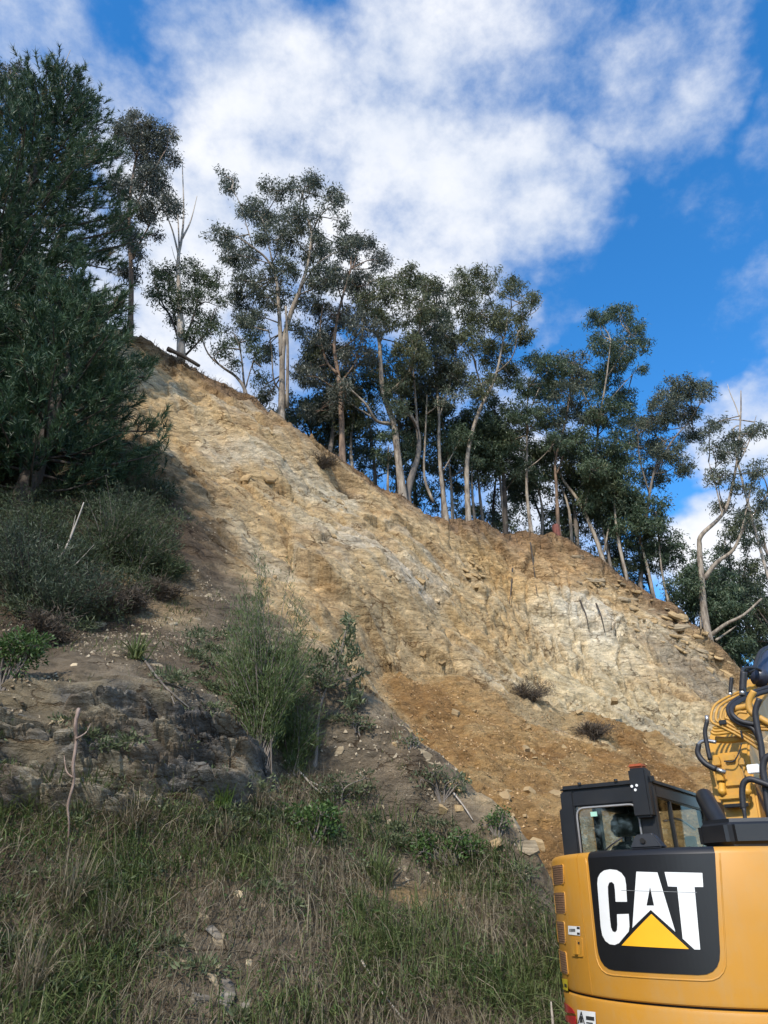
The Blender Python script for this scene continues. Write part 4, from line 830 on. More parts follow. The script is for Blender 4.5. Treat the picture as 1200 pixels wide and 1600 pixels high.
needle_shrub('broom_shrub', 'tall feathery green broom bush growing in front of the cut face', hit(408, 1195), 3.2, .80, 125, M_BROOM, M_BARKG, .095, .011, 170, lean=(-.05, .05), start=.28)
needle_shrub('broom_shrub', 'small fine leaved shrub at the right foot of the tall broom bush', hit(455, 1200), 1.25, .5, 60, M_BROOM, M_BARKG, .09, .011, 90, start=.1)
def leafy_shrub(name, label, base, blobs, m, leafL=.08, leafW=.035, dens=220, bark=M_BARKG, cat='shrub', group=None, stem=.018, hang=.0):
    root = empty(name, base, label, cat, group); mb = MB(); parts = []
    for (dx, dy, dz, r, rz) in blobs:
        c = Vector((dx, dy, dz)); mb.tube(spline([Vector((random.gauss(0, .03), 0, -.1)), c * .5 + Vector((random.gauss(0, .05), 0, .03)), c], 4), [stem, stem * .8, stem * .7, stem * .7, stem * .6, stem * .5, stem * .4, stem * .3, stem * .25], 5, False)
        k_ = int(dens * (r / .3) ** 2 * (rz / r) ** .5) + 20; d = unit(rng.normal(size=(k_, 3))); C = np.array(c) + d * np.array((r, r, rz)) * (rng.uniform(.2, 1, (k_, 1)) ** .5)
        D = unit(d * .8 + rng.normal(size=(k_, 3)) * .6 + np.array((0, 0, .25 - hang))); parts.append(leaves(C, D, rng.uniform(.6, 1.2, k_) * leafL, rng.uniform(.7, 1.1, k_) * leafW, np.clip(rng.normal(.5, .22, k_), 0, 1)))
        for q in range(0, k_, 14): mb.tube([c, Vector(C[q])], [.006, .003], 3, False)
    tag(mb.build('stems', bark, root, True), kind='stuff'); V, F, t = merge(parts); link('foliage', mesh_np('foliage', V, F, m, attrs={'tone': t}), root); return root
def dome(n_, rx, rz, r=.2):
    return [(random.uniform(-1, 1) * rx, random.uniform(-.6, .6) * rx, rz * random.uniform(.35, 1), r * random.uniform(.8, 1.3), r * random.uniform(.6, .9)) for _ in range(n_)]
# sapling
sb = hit(492, 1190); sy = sb.y; root = empty('sapling', sb, 'slim sapling with narrow olive leaves right of the tall broom bush', 'sapling'); mpx = mpp(495, 1100, sy)
def sl(u, v, dy=0): return W(u, v, sy + dy)
sl_l = [([sb - Vector((0, 0, .2)), sl(495, 1150), sl(499, 1110), sl(508, 1080), sl(520, 1050)], .032, .014), ([sl(508, 1080), sl(530, 1030), sl(540, 985)], .014, .006), ([sl(502, 1095), sl(495, 1060), sl(492, 1035)], .012, .005), ([sl(510, 1075), sl(545, 1060), sl(565, 1050)], .012, .005)]
pr = []
for (u, v, r_) in [(545, 970, 11), (548, 985, 10), (540, 1005, 16), (525, 1020, 16), (555, 1020, 14), (510, 1040, 15), (540, 1040, 18), (560, 1055, 13), (495, 1030, 12), (490, 1050, 14), (528, 1060, 17), (552, 1075, 12), (505, 1065, 14), (560, 1095, 10), (545, 1100, 9)]:
    for rep in range(2):
        c = np.array(sl(u, v, random.uniform(-.35, .35))); k_ = 30; C = c + unit(rng.normal(size=(k_, 3))) * (rng.uniform(0, 1, (k_, 1)) ** .5) * r_ * mpx; D = unit(rng.normal(size=(k_, 3)) + np.array((0, 0, .7)))
        pr.append(leaves(C, D, rng.uniform(.09, .16, k_), .030, np.clip(rng.normal(.5, .25, k_), 0, 1)))
finish_tree(root, sl_l, pr, M_BARKG, M_OLIVE, [([sl(512, 1075), c2, c2 + Vector((0, 0, .06))], .008, .003) for c2 in [sl(u, v, random.uniform(-.3, .3)) for u, v in [(540, 1005), (525, 1020), (555, 1020), (495, 1030), (560, 1055), (545, 975), (490, 1050)]]], 'foliage')
leafy_shrub('low_bush', 'wide glossy green bush on the bank left of the excavator', hit(706, 1352), dome(26, .52, .34, .15) , M_BUSH, .065, .035, 230)
leafy_shrub('low_bush', 'bright green leafy bush below the fallen pale stick', hit(490, 1318), dome(18, .30, .42, .14), M_BUSH, .065, .038, 230)
leafy_shrub('low_bush', 'sparse green bush at the edge of the spoil heap', hit(690, 1245), dome(12, .32, .34, .14), M_OLIVE, .07, .028, 130)
leafy_shrub('low_bush', 'small upright green bush nearest the corner of the spoil heap', hit(778, 1305), dome(8, .14, .34, .11), M_BUSH, .06, .028, 130)
leafy_shrub('low_bush', 'dark green rounded bush cut by the left picture edge above the ledge', hit(2, 1075), dome(22, .34, .62, .17), M_BUSH, .07, .028, 230)
leafy_shrub('low_bush', 'dark tuft of leaves hanging on the lip beside the pine', hit(240, 782), dome(10, .38, .3, .2), M_DARK, .16, .04, 120)
leafy_shrub('low_bush', 'low dark green bush between sapling and bright green bush', hit(530, 1255), dome(12, .42, .30, .16), M_GREY, .06, .02, 200)
leafy_shrub('low_bush', 'small green plant growing on the right part of the rock ledge', hit(312, 1200), dome(5, .1, .16, .08), M_BUSH, .06, .03, 90)
leafy_shrub('low_bush', 'small green plant on the orange soil of the spoil heap edge', heap_hit(640, 1170), dome(5, .12, .2, .1), M_OLIVE, .06, .025, 60)
leafy_shrub('low_bush', 'blue green leafy weed just under the sapling', hit(560, 1145), dome(7, .2, .22, .1), M_OLIVE, .06, .03, 120)
needle_shrub('wattle_shrub', 'feathery grey green wattle below the pine', hit(165, 885), 1.9, .95, 100, M_GREY, M_BARKG, .10, .014, 110, start=.2, up=.7)
needle_shrub('wattle_shrub', 'feathery wattle on the slope under the dark leaf tuft', hit(215, 900), 1.5, .8, 70, M_GREY, M_BARKG, .10, .014, 100, start=.15, up=.7)
needle_shrub('wattle_shrub', 'dark scrubby shrub at the left edge under the pine', hit(35, 960), 1.9, 1.0, 90, M_DARK, M_BARKD, .10, .016, 110, start=.1, up=.7)
needle_shrub('wattle_shrub', 'dark scrub behind the rounded bush at the left edge', hit(90, 985), 1.3, .8, 70, M_DARK, M_BARKD, .10, .015, 90, start=.05, up=.6)
needle_shrub('wattle_shrub', 'brownish scrub right of the dark scrub above the ledge', hit(160, 965), .95, .7, 60, M_DEAD, M_BARKD, .10, .012, 60, start=.1, up=.6)
for lab, u, v, h_, m_2, nst in [('grey green scrub close below the large pine at the left edge', 55, 870, 1.4, M_GREY, 70), ('grey scrub right of the pale bare sapling', 125, 905, 1.0, M_GREY, 60), ('dark scrub under the lowest pine boughs', 185, 830, 1.2, M_DARK, 70), ('dark scrub at the left edge beside the pale bare sapling', 10, 905, 1.3, M_DARK, 70),
                     ('brown dead scrub above the rounded bush', 70, 1010, .6, M_DEAD, 60), ('low brown scrub between bare sapling and broom bush', 200, 955, .5, M_DEAD, 50), ('low grey green scrub on the spur above the broom bush', 262, 905, .6, M_GREY, 40), ('low dark scrub left of the orange soil patch', 140, 940, .7, M_DARK, 50)]:
    needle_shrub('scrub', lab, hit(u, v), h_, h_ * .75, nst, m_2, M_BARKD, .10, .014, 80, start=.05, up=.5)
for lab, u, v, s_ in [('dead brown bush stuck on the cut face above the spoil heap', 822, 1096, 1.0), ('dead brown brush lying at the top edge of the spoil heap', 925, 1150, .7), ('dry dark twiggy bush on the orange patch left of the broom bush', 245, 935, .6), ('dead roots hanging in the notch right of the tallest gum', 503, 728, .8)]:
    p = hit(u, v) if v < 1130 else heap_hit(u, v); needle_shrub('dead_bush', lab, p, .55 * s_, .75 * s_, 70, M_DEAD, M_BARKD, .18, .010, 36, start=.05, up=.5, lean=(.35, 0))

def blades(name, label, base, nb, L, spread, m, wd=.012, droop=.8, cat='grass tuft', group=None, parent=None):
    root = empty(name, base, label, cat, group)
    b0 = rng.normal(0, .05, (nb, 3)) * np.array((1, 1, .2)); an = rng.uniform(0, 6.283, nb); V, F, t = blade_mesh(b0, np.stack([np.cos(an), np.sin(an)], 1) * rng.uniform(.2, 1, (nb, 1)) * spread, rng.uniform(.6, 1.1, nb) * L, wd, droop, np.clip(rng.normal(.5, .25, nb), 0, 1))
    link('blades', mesh_np('blades', V, F, m, True, attrs={'tone': t}), root); return root
def blade_mesh(B, dirxy, L, wd, droop, tone):
    nb = len(B); L = np.asarray(L).reshape(-1, 1); d3 = np.concatenate([dirxy, np.zeros((nb, 1))], 1); up = np.array((0, 0, 1.)); sd = unit(np.cross(d3 + 1e-4, up)) * (np.asarray(wd).reshape(-1, 1) * .5)
    sd = sd + unit(rng.normal(size=(nb, 3))) * np.linalg.norm(sd, axis=1, keepdims=True) * .5
    pts = []
    for w in (0, .33, .67, 1): pts.append(B + d3 * L * w + up * L * (w - droop * w * w * np.linalg.norm(d3, axis=1, keepdims=True)))
    V = np.stack([pts[0] - sd, pts[0] + sd, pts[1] - sd * .9, pts[1] + sd * .9, pts[2] - sd * .6, pts[2] + sd * .6, pts[3] - sd * .15, pts[3] + sd * .15], 1).reshape(-1, 3); o = (np.arange(nb) * 8)[:, None, None]
    F = (np.array([(0, 1, 3, 2), (2, 3, 5, 4), (4, 5, 7, 6)])[None] + o).reshape(-1, 4); return V, F, np.repeat(tone, 8)
blades('strap_plant', 'dark arching strap leaved plant left of the wide glossy bush', hit(592, 1385), 110, .62, .75, M_GRASS, .022, .9, 'plant')
blades('strap_plant', 'strap leaved clump on the soil above the rock ledge', hit(212, 1030), 80, .55, .8, M_GRASS, .02, 1.1, 'plant')
blades('strap_plant', 'drooping grass clump at the foot of the ledge beside the dead stick', hit(135, 1262), 140, .75, .75, M_GRASS, .014, 1.0, 'plant')
blades('grass_tuft', 'bright green grass tuft at the right foot of the rock ledge', hit(345, 1262), 170, .42, .7, leaf_mat('fresh_grass', (.06, .11, .02), (.17, .24, .06), .3), .010, .7)
for lab, u, v, L in [('grey drooping dry tussock below the dead stick', 110, 1420, .8), ('grey drooping dry tussock right of the dead stick', 200, 1310, .8), ('dry straw tussock in the middle of the bank', 165, 1480, .7), ('dry straw tussock at the lower left corner', 40, 1560, .7), ('dry hanging tussock under the green grass tuft', 350, 1320, .55), ('dry grass clump under the broom bush', 400, 1270, .6)]:
    blades('dry_tussock', lab, hit(u, v), 170, L, .75, M_DRY, .010, 1.25)

# sticks
def stick(name, label, pts, r0, r1, m=M_BARKG, cat='stick', group=None, forks=()):
    root = empty(name, pts[0], label, cat, group); sp = spline([Vector(p) - pts[0] for p in pts], 5); mb = MB(); mb.tube(sp, [(r0 + (r1 - r0) * i / (len(sp) - 1)) * random.uniform(.9, 1.1) for i in range(len(sp))], 7); mb.build('stem', m, root, True)
    for f in forks: mb = MB(); s2 = spline([Vector(p) - pts[0] for p in f], 4); mb.tube(s2, [r0 * .55 + (.003 - r0 * .55) * i / (len(s2) - 1) for i in range(len(s2))], 6); mb.build('twig', m, root, True)
def off(u, v, o=.06): p = hit(u, v); return p + Vector((0, -o, 0))
M_STICK = bark_mat('pink_wood', (.15, .10, .075), (.34, .25, .20), 9)
b_ = hit(105, 1290).y - .15
stick('dead_stick', 'reddish bare dead branch hanging upright over the rock ledge', [W(123, 1108, b_ - .05), W(118, 1130, b_ - .15), W(119, 1160, b_ - .10), W(114, 1195, b_ - .14), W(115, 1222, b_ - .1), W(106, 1258, b_ - .1), W(108, 1290, b_ - .06), W(105, 1335, b_ - .0)], .024, .010, M_STICK, forks=[[W(118, 1155, b_ - .14), W(134, 1145, b_ - .1), W(142, 1130, b_)], [W(114, 1215, b_ - .12), W(104, 1205, b_ - .1), W(100, 1180, b_)]])
stick('fallen_stick', 'forked pale stick lying below the sapling', [off(446, 1188), off(470, 1208), off(488, 1228), off(505, 1245), off(525, 1285)], .018, .008, M_SNAG, forks=[[off(480, 1220), off(505, 1232), off(520, 1250)]])
stick('fallen_stick', 'thin pale stick leaning in the grass at the bottom centre', [off(565, 1500), off(590, 1540), off(630, 1592)], .012, .008, M_SNAG)
stick('fallen_stick', 'short grey stick on the bank right of the sparse bush', [off(708, 1240), off(725, 1262), off(738, 1282)], .014, .008, M_SNAG)
stick('fallen_stick', 'dark twig standing in the grass beside the excavator', [off(728, 1545), off(738, 1525), off(748, 1495, .25)], .010, .005, M_BARKD)
stick('fallen_stick', 'long grey root running down from the broom bush over the ledge', [off(385, 1185), off(410, 1215), off(425, 1255)], .02, .01, M_BARKG)
stick('fallen_stick', 'grey dead branches lying above the right end of the ledge', [off(225, 1030), off(260, 1075), off(300, 1110), off(335, 1140)], .018, .008, M_BARKG, forks=[[off(250, 1065), off(290, 1080), off(320, 1115)], [off(270, 1090), off(280, 1120), off(282, 1140)]])
stick('fallen_stick', 'dark fallen log on the crest left of the tallest gum', [W(262, 545, 20.2), W(285, 556, 20.3), W(312, 572, 20.5)], .09, .06, M_BARKD, 'log')
w_y = hit(110, 925).y - .1
stick('bare_sapling', 'pale bare forked sapling on the dark slope under the pine', [W(85, 922, w_y), W(92, 880, w_y), W(108, 845, w_y), (W(122, 810, w_y)), W(131, 785, w_y)], .026, .010, M_SNAG, 'sapling', forks=[[W(108, 845, w_y), W(114, 825, w_y), W(118, 805, w_y)], [W(94, 905, w_y), W(120, 880, w_y), W(148, 850, w_y)], [W(90, 900, w_y), W(92, 870, w_y), W(90, 850, w_y)]])
for lab, pl in [('dark root hanging down the left of the pale bowl', [(905, 940), (915, 965), (918, 985)]), ('dark root hanging down the middle of the pale bowl', [(930, 945), (938, 965), (944, 990)]), ('long dark root under the thin straight gum', [(828, 850), (832, 880), (838, 930)]), ('dark root left of the pale bowl', [(800, 890), (798, 920), (795, 945)])]:
    stick('hanging_root', lab, [off(u, v, .12) for u, v in pl], .035, .012, M_BARKD, 'root')

# ------------------------------------------------------------------ grass cover of the bank
def grass_field(name, label, cnt, m, s0, s1, t0, t1, Lr, wd, droop, dens_fn, parent=None):
    ss = rng.uniform(s0, s1, cnt); tt = rng.uniform(t0, t1, cnt); nv = n_at(ss, tt); X, Y, Z = from_stn(ss, tt, nv); ok = (rng.random(cnt) < dens_fn(ss, tt, X, Y, Z)) & (Z > -.1); B = np.stack([X, Y, Z - .02], -1)[ok]; k_ = len(B)
    dr = rng.normal(0, .6, (k_, 2)) + np.stack([.5 * n2(ss[ok], tt[ok], .9, 95., 2), -.45 + .5 * n2(ss[ok], tt[ok], 1.1, 97., 2)], -1); V, F, t = blade_mesh(B, dr * .75, rng.uniform(Lr[0], Lr[1], k_), wd * rng.uniform(.7, 1.4, k_), droop, np.clip(rng.normal(.5, .2, k_) + .25 * n2(ss[ok], tt[ok], 1.4, 61., 2), 0, 1))
    o = link(name, mesh_np(name, V, F, m, True, attrs={'tone': t})); tag(o, label, 'grass', kind='stuff'); return o
def gmask(S_, T_, X, Y, Z):
    top = np.interp(X, [-8, -4, -2.2, -1.2, -.3, 1, 2.4, 3.5], [2.5, 2.55, 2.7, 2.9, 2.7, 2.2, 1.6, 1.0]); base_ = smooth(.25, -.35, Z - top + .3 * n2(S_, T_, 1.2, 71., 2))
    pu, pv = px_of(X, Y, Z); bare = np.exp(-((pu - 345) / 75) ** 2 - ((pv - 1520) / 95) ** 2) * .9 + np.exp(-((pu - 635) / 45) ** 2 - ((pv - 1385) / 60) ** 2) * .9 + np.exp(-((pu - 470) / 60) ** 2 - ((pv - 1470) / 60) ** 2) * .5
    return base_ * np.clip(1 - bare, .06, 1)
def g_green(S_, T_, X, Y, Z):
    pn = n2(S_, T_, .9, 81., 3); left = smooth(-1.8, -3.0, X); mid = np.exp(-((X - .4) / 1.1) ** 2) * smooth(1.8, 1.0, Z); return gmask(S_, T_, X, Y, Z) * np.clip(.30 + .55 * left + .35 * mid + .9 * pn, .05, 1)
def g_dry(S_, T_, X, Y, Z):
    pn = n2(S_, T_, .9, 81., 3); return gmask(S_, T_, X, Y, Z) * np.clip(.52 - .8 * pn - .25 * smooth(-1.8, -3.0, X), .10, 1)
grass_field('green_grass', 'green grass over the lower bank', 90000, M_GRASS, -7, 4, 4.6, 10.8, (.16, .46), .010, .8, g_green)
grass_field('dry_grass', 'dry straw coloured grass over the lower bank', 76000, M_DRY, -7, 4, 4.6, 10.8, (.16, .52), .007, 1.15, g_dry)
def ground_cover(cnt):
    c_ = 260; ss = np.concatenate([rng.uniform(-6, -2.3, 170), rng.uniform(-2.3, 2.6, 90)]); tt = rng.uniform(5.2, 9.2, c_); k_ = cnt // c_; s2 = np.repeat(ss, k_) + rng.normal(0, .16, c_ * k_); t2 = np.repeat(tt, k_) + rng.normal(0, .14, c_ * k_)
    X, Y, Z = from_stn(s2, t2, n_at(s2, t2)); okc = rng.random(len(X)) < gmask(s2, t2, X, Y, Z); C = np.stack([X, Y, Z + rng.uniform(.02, .22, len(X))], -1)[okc]; m2 = len(C); D = unit(rng.normal(size=(m2, 3)) + np.array((0, -.4, .4)))
    V, F, t = leaves(C, D, rng.uniform(.03, .075, m2), rng.uniform(.010, .024, m2), np.clip(rng.normal(.45, .22, m2), 0, 1)); o = link('ground_cover', mesh_np('ground_cover', V, F, M_BUSH, attrs={'tone': t})); tag(o, 'low leafy green weeds spread over the lower bank', 'weeds', kind='stuff')
ground_cover(15000)
def undergrowth():
    c_ = 620; ss = rng.uniform(-9.5, -3.4, c_); tt = rng.uniform(9.8, 20, c_); X, Y, Z = from_stn(ss, tt, n_at(ss, tt)); pu, pv = px_of(X, Y, Z); lim = np.interp(pv, [600, 720, 800, 900, 1000], [185, 235, 262, 245, 150])
    okc = (pu < lim + 18 * rng.normal(size=c_)) & (pv < 1000) & (n2(ss, tt, .5, 23., 2) > -.45); P = np.stack([X, Y, Z], -1)[okc]; parts = []
    for p in P:
        h_ = rng.uniform(.14, .58); k_ = int(150 * h_ / .4); d = unit(rng.normal(size=(k_, 3)) * np.array((1, 1, .7))); C = p + np.array((0, 0, h_ * .5)) + d * np.array((h_ * .8, h_ * .8, h_ * .55)) * rng.uniform(.2, 1.1, (k_, 1)); D = unit(d * .5 + rng.normal(size=(k_, 3)) * .7 + np.array((0, 0, .5)))
        parts.append(leaves(C, D, rng.uniform(.05, .15, k_), rng.uniform(.010, .026, k_), np.clip(rng.normal(rng.uniform(.25, .65), .18, k_), 0, 1)))
    V, F, t = merge(parts); o = link('undergrowth', mesh_np('undergrowth', V, F, leaf_mat('undergrowth_leaves', (.030, .042, .018), (.105, .125, .055), .25, .55, (.19, .14, .08)), attrs={'tone': t})); tag(o, 'tangled dark green undergrowth on the slope below the pines', 'undergrowth', kind='stuff')
undergrowth()
def g_sparse(S_, T_, X, Y, Z):
    line = np.interp(X, [-9, -5.4, -3.8, -2.2, -1, -.3, 1.05, 2.3, 4], [11.5, 10, 7.4, 6.2, 5.2, 4.5, 3.1, 2.0, .8]); return smooth(.3, -.6, Z - line) * smooth(2.4, 3.2, Z + .3 * X) * np.clip(n2(S_, T_, .8, 91., 3) * 1.2 + .22, 0, 1) * .55
def bank_weeds():
    c_ = 150; ss = np.concatenate([rng.uniform(-3.2, 2.4, 110), rng.uniform(-5, -1, 40)]); tt = np.concatenate([rng.uniform(7.6, 12.2, 110), rng.uniform(5.4, 8.2, 40)]); nv = n_at(ss, tt); X, Y, Z = from_stn(ss, tt, nv); line = np.interp(X, [-9, -5.4, -3.8, -2.2, -1, -.3, 1.05, 2.3, 4], [11.5, 10, 7.4, 6.2, 5.2, 4.5, 3.1, 2.0, .8]); okc = Z < line - .5; parts = []
    for p in np.stack([X, Y, Z], -1)[okc]:
        h_ = rng.uniform(.08, .26); k_ = int(60 + 500 * h_); d = unit(rng.normal(size=(k_, 3)) * np.array((1, 1, .6))); C = p + np.array((0, 0, h_ * .45)) + d * np.array((h_ * 1.3, h_ * 1.1, h_ * .5)) * rng.uniform(.1, 1.1, (k_, 1)); D = unit(d * .7 + rng.normal(size=(k_, 3)) * .5 + np.array((0, -.1, .45)))
        parts.append(leaves(C, D, rng.uniform(.04, .10, k_), rng.uniform(.012, .032, k_), np.clip(rng.normal(rng.uniform(.3, .7), .18, k_), 0, 1)))
    V, F, t = merge(parts); o = link('bank_weeds', mesh_np('bank_weeds', V, F, M_OLIVE, attrs={'tone': t})); tag(o, 'small broad leaved weeds dotted over the bank', 'weeds', kind='stuff')
bank_weeds()
grass_field('sparse_weeds', 'sparse weeds and litter on the upper bank', 40000, M_DRY, -8, 3, 7, 18, (.05, .22), .008, .9, g_sparse)
grass_field('green_weeds', 'sparse green weeds on the upper bank', 24000, M_GRASS, -8, 3, 7, 18, (.06, .22), .010, .8, g_sparse)
def g_crest(S_, T_, X, Y, Z):
    d = np.interp(X, RX, RZ) - Z; dy = Y - np.interp(X, RX, RY); return (smooth(.9, .1, d + .3 * n2(S_, T_, 1.0, 33., 2)) * (dy > -1.5) * (dy < 3)) * .8
grass_field('crest_litter', 'dry twigs and roots along the crest', 34000, M_DEAD, -9, 13.5, 20, 30, (.10, .48), .012, 1.7, g_crest)

# ------------------------------------------------------------------ excavator
M_YEL = surf('yellow_paint', (.50, .232, .026), .38, var=.05, scale=2, bump=.03, bscale=120, dirt=((.40, .27, .12), .45), coat=.1, streak=.24)
M_YELB = surf('boom_yellow', (.54, .275, .032), .45, var=.10, scale=5, bump=.05, bscale=80, dirt=((.26, .16, .07), .6), streak=.4)
M_BLK = surf('black_paint', (.010, .011, .013), .42, var=.2, scale=5, bump=.03, bscale=90, dirt=((.035, .032, .028), .3))
M_DECAL = surf('black_decal', (.008, .008, .009), .40, var=.1, scale=4)
M_RUB = surf('black_rubber', (.020, .020, .023), .55, var=.25, scale=20)
M_WHITE = surf('white_vinyl', (.78, .78, .76), .4, var=.03, scale=6, dirt=((.6, .57, .5), .2))
M_TRI = surf('amber_vinyl', (.85, .42, .02), .4, var=.04, scale=6)
M_RED = surf('red_reflector', (.42, .02, .025), .25, var=.2, scale=40)
M_LAMP = surf('red_lamp', (.34, .085, .035), .3, var=.2, scale=20)
M_STEEL = surf('steel', (.42, .42, .42), .35, .8, var=.2, scale=20)
M_SEAL = surf('grey_seal', (.24, .24, .24), .5, var=.1)
M_SEAT = surf('seat_fabric', (.060, .075, .072), .85, var=.2, scale=30)
M_WARN = surf('yellow_label', (.62, .48, .03), .45, var=.1, scale=20)
M_INK = surf('dark_print', (.03, .03, .03), .5)
M_GAP = surf('dark_gap', (.01, .009, .008), .9)
def grille_mat():
    m, nt, p, out = new_mat('grille_mesh'); N = nt.nodes.new; L = nt.links.new
    tc = N('ShaderNodeTexCoord'); v = N('ShaderNodeTexVoronoi'); v.inputs['Scale'].default_value = 90; L(tc.outputs['Object'], v.inputs['Vector'])
    r = N('ShaderNodeValToRGB'); L(v.outputs['Distance'], r.inputs[0]); r.color_ramp.elements[0].color = (.05, .03, .02, 1); r.color_ramp.elements[1].color = (.24, .13, .07, 1); r.color_ramp.elements[1].position = .5
    L(r.outputs[0], p.inputs['Base Color']); p.inputs['Roughness'].default_value = .6; return m
M_GRILL = grille_mat()
def glass_mat():
    m, nt, p, out = new_mat('cab_glass'); N = nt.nodes.new; L = nt.links.new; nt.nodes.remove(p)
    t = N('ShaderNodeBsdfTransparent'); t.inputs[0].default_value = (.86, .88, .86, 1); g = N('ShaderNodeBsdfGlossy'); g.inputs[1].default_value = .03; mx = N('ShaderNodeMixShader'); mx.inputs[0].default_value = .06; L(t.outputs[0], mx.inputs[1]); L(g.outputs[0], mx.inputs[2]); L(mx.outputs[0], out.inputs[0]); return m
M_GLASS = glass_mat()

YAW = math.radians(-38.5); FW = Vector((math.sin(-YAW), math.cos(YAW), 0)); RT = Vector((FW.y, -FW.x, 0))
RC = 1.47; CYL = .08; TOPZ = 1.95
# the rear right cab post sits where the photo's does
_B = W(1018, 1222, 7.56); EX0 = Vector((_B.x, _B.y, 0)) - RT * (-.25) - FW * (-.35)
ex = empty('excavator', EX0, 'yellow excavator seen from behind with a black cab and raised boom', 'excavator'); ex.rotation_euler.z = YAW
def ray_l(u, v):
    d = pix_dir(u, v); c = Vector((0, 0, EYE)) - EX0
    return Vector((c.dot(RT), c.dot(FW), c.z)), Vector((d.dot(RT), d.dot(FW), d.z))
def on_y(u, v, y): o, d = ray_l(u, v); return o + d * ((y - o.y) / d.y)
def on_x(u, v, x): o, d = ray_l(u, v); return o + d * ((x - o.x) / d.x)
def on_z(u, v, z): o, d = ray_l(u, v); return o + d * ((z - o.z) / d.z)
def on_cyl(u, v, r=RC):
    """(arc length, height) where that sight line meets the round tail"""
    o, d = ray_l(u, v); ox, oy = o.x, o.y - CYL; A = d.x ** 2 + d.y ** 2; B_ = ox * d.x + oy * d.y; C_ = ox * ox + oy * oy - r * r; q = B_ * B_ - A * C_
    t_ = (-B_ - math.sqrt(max(q, 0))) / A; p = o + d * t_; return (math.atan2(p.x, -(p.y - CYL)) * r, p.z)
def cyl_pt(sl_, z, r=RC): th = sl_ / RC; return Vector((r * math.sin(th), CYL - r * math.cos(th), z))
def wrap(name, polys, m, parent, r=RC + .003, thick=0.0, holes=None, step=.04):
    """flat shapes given as (arc, height) outlines laid onto the round tail"""
    bm = bmesh.new()
    for i, poly in enumerate(polys):
        rings = [[Vector((p[0], p[1], 0)) for p in poly]] + ([[Vector((p[0], p[1], 0)) for p in h] for h in holes[i]] if holes and holes[i] else [])
        flat = [p for rg in rings for p in rg]; vs = [bm.verts.new(p) for p in flat]
        for tri in tessellate_polygon(rings):
            try: bm.faces.new([vs[k_] for k_ in tri])
            except ValueError: pass
    xs = [v.co.x for v in bm.verts]; x = min(xs) + step
    while x < max(xs) - .001:
        geom = list(bm.verts) + list(bm.edges) + list(bm.faces); bmesh.ops.bisect_plane(bm, geom=geom, plane_co=(x, 0, 0), plane_no=(1, 0, 0)); x += step
    bmesh.ops.recalc_face_normals(bm, faces=bm.faces)
    if thick:
        ex_ = bmesh.ops.extrude_face_region(bm, geom=list(bm.faces)); top = {v for v in ex_['geom'] if isinstance(v, bmesh.types.BMVert)}
    else: top = set()
    for v in bm.verts: v.co = cyl_pt(v.co.x, v.co.y, r + (thick if v in top else 0))
    bmesh.ops.recalc_face_normals(bm, faces=bm.faces)
    me = bpy.data.meshes.new(name); bm.to_mesh(me); bm.free(); me.materials.append(m); return link(name, me, parent)
def loft(name, prof, th0, th1, m, parent, nseg=40, capz=True):
    """profile of (radius, height) swept round the tail between two angles"""
    mb = MB(); V = []; F = []; k_ = len(prof)
    for i in range(nseg + 1):
        th = th0 + (th1 - th0) * i / nseg; V += [Vector((r * math.sin(th), CYL - r * math.cos(th), z)) for r, z in prof]
    for i in range(nseg):
        for j in range(k_): a_ = i * k_ + j; b_2 = i * k_ + (j + 1) % k_; F.append((a_, b_2, b_2 + k_, a_ + k_))
    F.append(tuple(range(k_))); F.append(tuple(range(nseg * k_, nseg * k_ + k_))[::-1]); mb.add(V, F)
    o = mb.build(name, m, parent, True); me = o.data
    me.set_sharp_from_angle(angle=math.radians(35)) if hasattr(me, 'set_sharp_from_angle') else None
    return o
gap_s = on_cyl(912, 1440)[0]; gth = gap_s / RC
upper = [(RC - .40, TOPZ), (RC - .07, TOPZ), (RC - .035, TOPZ - .006), (RC - .012, TOPZ - .022), (RC, TOPZ - .05), (RC + .004, 1.5), (RC, .90), (RC - .006, .878), (RC - .02, .868), (RC - .40, .868)]
cw = loft('counterweight', upper, gth + .006, math.radians(62), M_YEL, ex)
loft('side_door', [(r - .004, z) for r, z in upper], gth - .62 - .25, gth - .006, M_YEL, ex)
loft('side_door', [(r - .004, z) for r, z in upper], math.radians(62.6), math.radians(100), M_YEL, ex)
loft('lower_counterweight', [(RC - .40, .852), (RC - .02, .852), (RC - .006, .842), (RC - .001, .82), (RC - .012, .64), (RC - .05, .60), (RC - .40, .60)], math.radians(-96), math.radians(96), M_YEL, ex)
loft('seam', [(RC - .38, .865), (RC - .03, .865), (RC - .03, .855), (RC - .38, .855)], math.radians(-95), math.radians(95), M_GAP, ex)
door = [c for c in ex.children if c.name.startswith('side_door')][0]
C1 = lambda x, y: on_cyl(840 + .3 * x, 1160 + .3 * y); C8 = lambda x, y: on_cyl(850 + .16867 * x, 1330 + .16875 * y)
def rounded(pts, n_=5):
    out = []
    for i, (p, r) in enumerate(pts):
        a_ = Vector(pts[i - 1][0]); b2 = Vector(p); c_ = Vector(pts[(i + 1) % len(pts)][0])
        if not r: out.append(b2); continue
        u1 = (a_ - b2).normalized() * r; u2 = (c_ - b2).normalized() * r
        for k_ in range(n_ + 1): t_ = k_ / n_; out.append((b2 + u1) * (1 - t_) ** 2 + b2 * 2 * t_ * (1 - t_) + (b2 + u2) * t_ * t_)
    return out
dl = [(C1(262, 585), 0), (C1(925, 585), 0), (C1(957, 1215), .16), (C1(325, 1180), .17)]
